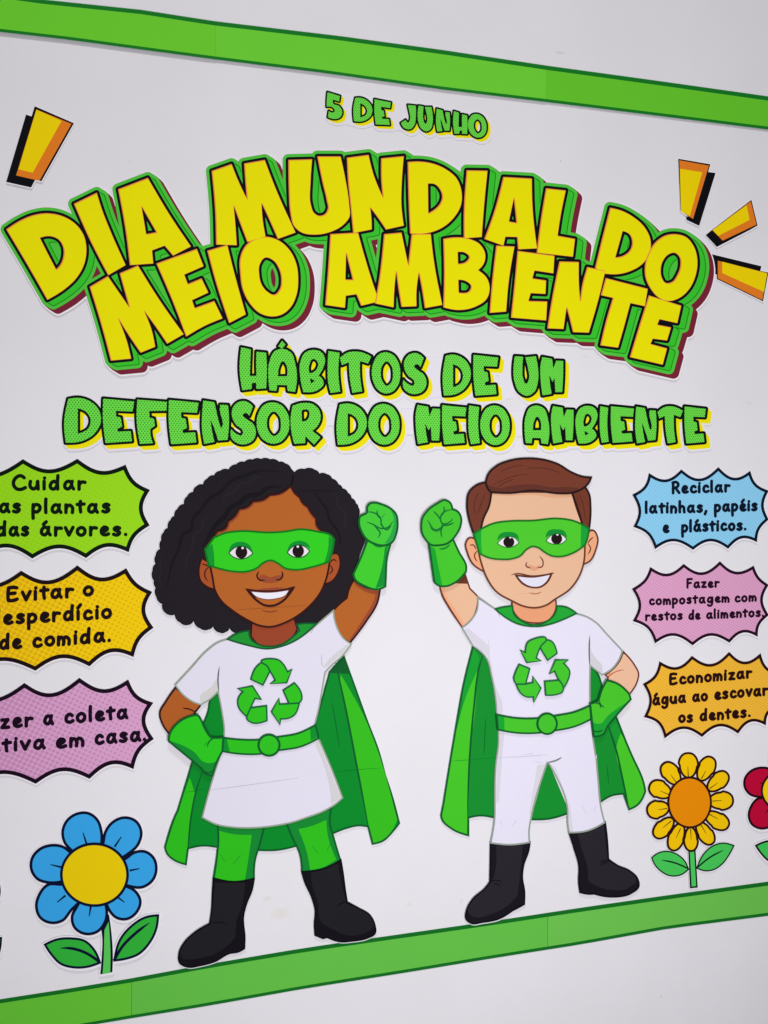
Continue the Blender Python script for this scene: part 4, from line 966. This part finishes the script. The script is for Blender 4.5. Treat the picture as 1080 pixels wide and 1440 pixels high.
    p = Part(t, 'nose', face.obj); p.shape('@B2 530,850~ 580,858~ 615,850~ 600,875~ 545,878~', (220, 158, 124)); p.line('@B2 520,825 512,848~ 545,868', OL, 1.3, .6, .8); p.line('@B2 608,780 636,825~ 628,858~ 595,864', OL, 1.2, .4, .9); p.build()
    p = Part(t, 'mouth', face.obj); p.shape('@B2 438,920 560,930~ 698,908 665,970~ 620,1003~ 560,1008~ 495,985~', (120, 62, 48), (96, 48, 36), 1.5)
    p.shape('@B2 452,928 560,938~ 685,916 655,968~ 615,997~ 560,1002~ 500,978~', (222, 222, 240)); p.line('@B2 405,918 425,911~ 560,926~ 690,910~ 718,905', (104, 56, 40), 1.4, .5, .5); p.build()
    HC = (116, 60, 44); HO = (42, 24, 24)
    p = Part(t, 'hair'); p.shape(HL, (112, 58, 44), HO, 1.8); p.shape(HR, (114, 58, 42), HO, 1.8); p.shape(HT, HC, HO, 1.8)
    p.shape('@B2 230,262 238,290~ 262,316 400,320~ 560,303~ 760,323~ 838,320~ 895,300~ 840,285~ 700,285~ 560,262~ 400,275~ 320,290~', (96, 50, 40))
    p.line('@B2 260,275 340,235~ 420,205~ 530,190|@B2 520,150 640,145~ 760,180|@B2 330,170 420,135~ 500,125|@B2 300,290 380,240~ 430,225', (92, 44, 34), .9)
    p.line('@B2 215,330 190,400~ 165,480|@B2 170,320 140,400~ 150,490|@B2 900,330 930,430~ 940,520|@B2 880,350 905,430', (90, 44, 36), .8); p.build()
    p = Part(t, 'mask'); p.shape('@B2 135,620 190,585~ 280,545~ 400,528~ 560,525~ 740,510~ 850,525~ 967,580 960,640~ 940,700 860,755~ 760,785~ 700,780~ 650,755~ 600,720~ 560,712~ 520,730~ 470,780~ 400,803~ 330,805~ 250,795~ 175,762', (76, 200, 46), (20, 112, 34), 1.6)
    p.shape('@B2 138,622 190,592 188,660~ 195,768 176,758', (22, 166, 48)); p.shape('@B2 910,552 963,583 956,640~ 937,698 908,714', (22, 160, 54)); p.build(); mk = p
    for lid, wh, ic, r, hl in (('@B2 303,668 322,625~ 390,607~ 445,622~ 464,668 430,645~ 390,638~ 345,645~', '@B2 306,690 345,652~ 390,640~ 430,650~ 462,686 420,712~ 380,720~ 340,710~', (388, 680), (40, 40), (399, 646)),
                               ('@B2 653,648 672,602~ 735,588~ 790,603~ 810,650 775,628~ 735,618~ 690,630~', '@B2 658,672 695,632~ 735,620~ 775,630~ 806,660 770,690~ 735,695~ 690,690~', (734, 656), (40, 40), (739, 626))):
        e = Part(t, 'eye', mk.obj); e.shape(lid, (16, 142, 50)); e.shape(wh, (228, 228, 234), (24, 100, 40), .7)
        e.layer([ell('B2', *ic, *r)], (30, 18, 22)); e.layer([ell('B2', *hl, 8, 8)], (228, 228, 234)); e.build()
    p = Part(t, 'belt'); p.shape('@B3 505,795 640,820~ 800,822~ @B4 110,803~ 250,775~ 358,730 365,828 250,880~ 110,910~ @B3 800,928~ 660,928~ 515,905', (70, 194, 42), DK, 1.6)
    p.shape('@B3 510,802 560,812 562,908 520,900', (22, 162, 48)); p.build(); bl = p
    p = Part(t, 'buckle', bl.obj); p.layer([ell('B3', 862, 862, 74, 72)], (34, 150, 50)); p.shape([ell('B3', 870, 862, 70, 74)], (66, 192, 44), DK, 1.8); p.build()
    sym = Part(t, 'recycling_symbol')
    for s in ('@B8 515,155~ 560,158~ 642,298 540,372 460,240 480,185~', '@B8 245,265 298,290 340,165~ 365,152~ 525,148~ 470,215~ 415,350 470,380 315,398',
              '@B8 232,418 345,465 300,630 200,632 172,570~ 185,520~', '@B8 200,634 300,632 380,615 380,550 467,675 390,828 383,768 310,770~ 270,750~',
              '@B8 508,602 660,590 700,640~ 710,680~ 695,720~ 650,740~ 520,752', '@B8 560,520 625,370 762,370 712,408 780,510~ 775,540~ 710,680 700,640~ 665,590~ 615,490'):
        sym.shape(s, (66, 194, 44), (22, 100, 58), 1.35)
    sym.build()
    p = Part(t, 'glove', label='green glove of the raised arm'); p.shape(CUFF, (68, 196, 44), DK, 1.7); p.shape('@B1 172,552 193,700~ 226,925 258,950 302,955 265,780~ 228,590', (20, 164, 44))
    p.shape(FIST, (66, 194, 46), DK, 1.7)
    p.line('@B1 210,208 255,250~ 285,300|@B1 315,160 322,190~ 285,265|@B1 405,192 340,205~ 290,250~ 285,300~ 300,330~ 380,315~ 410,280|@B1 150,298 180,340~ 200,390~ 250,405~ 290,380~ 300,330|@B1 300,350 350,350~ 420,322|@B1 320,345 290,400~ 300,472', (14, 112, 46), 1.4)
    p.line('@B1 185,350 215,395~ 255,400~ 290,370', (18, 120, 50), 2.4); p.line('@B1 270,590 320,585~ 380,545', (16, 128, 44), 1.5); p.build()
    p = Part(t, 'glove', label='green glove resting on the hip'); p.shape(GLR, (70, 194, 42), DK, 1.7)
    p.shape('@B4 648,690 545,800 470,885~ 440,935~ 388,950 374,850 425,862~ 490,800~ 590,728~', (24, 158, 50))
    p.line('@B4 415,690 430,715~ 432,748|@B4 380,705 415,715~ 460,745|@B4 372,910 420,918~ 450,905', DK, 1.3); p.build()
girl(); boy()
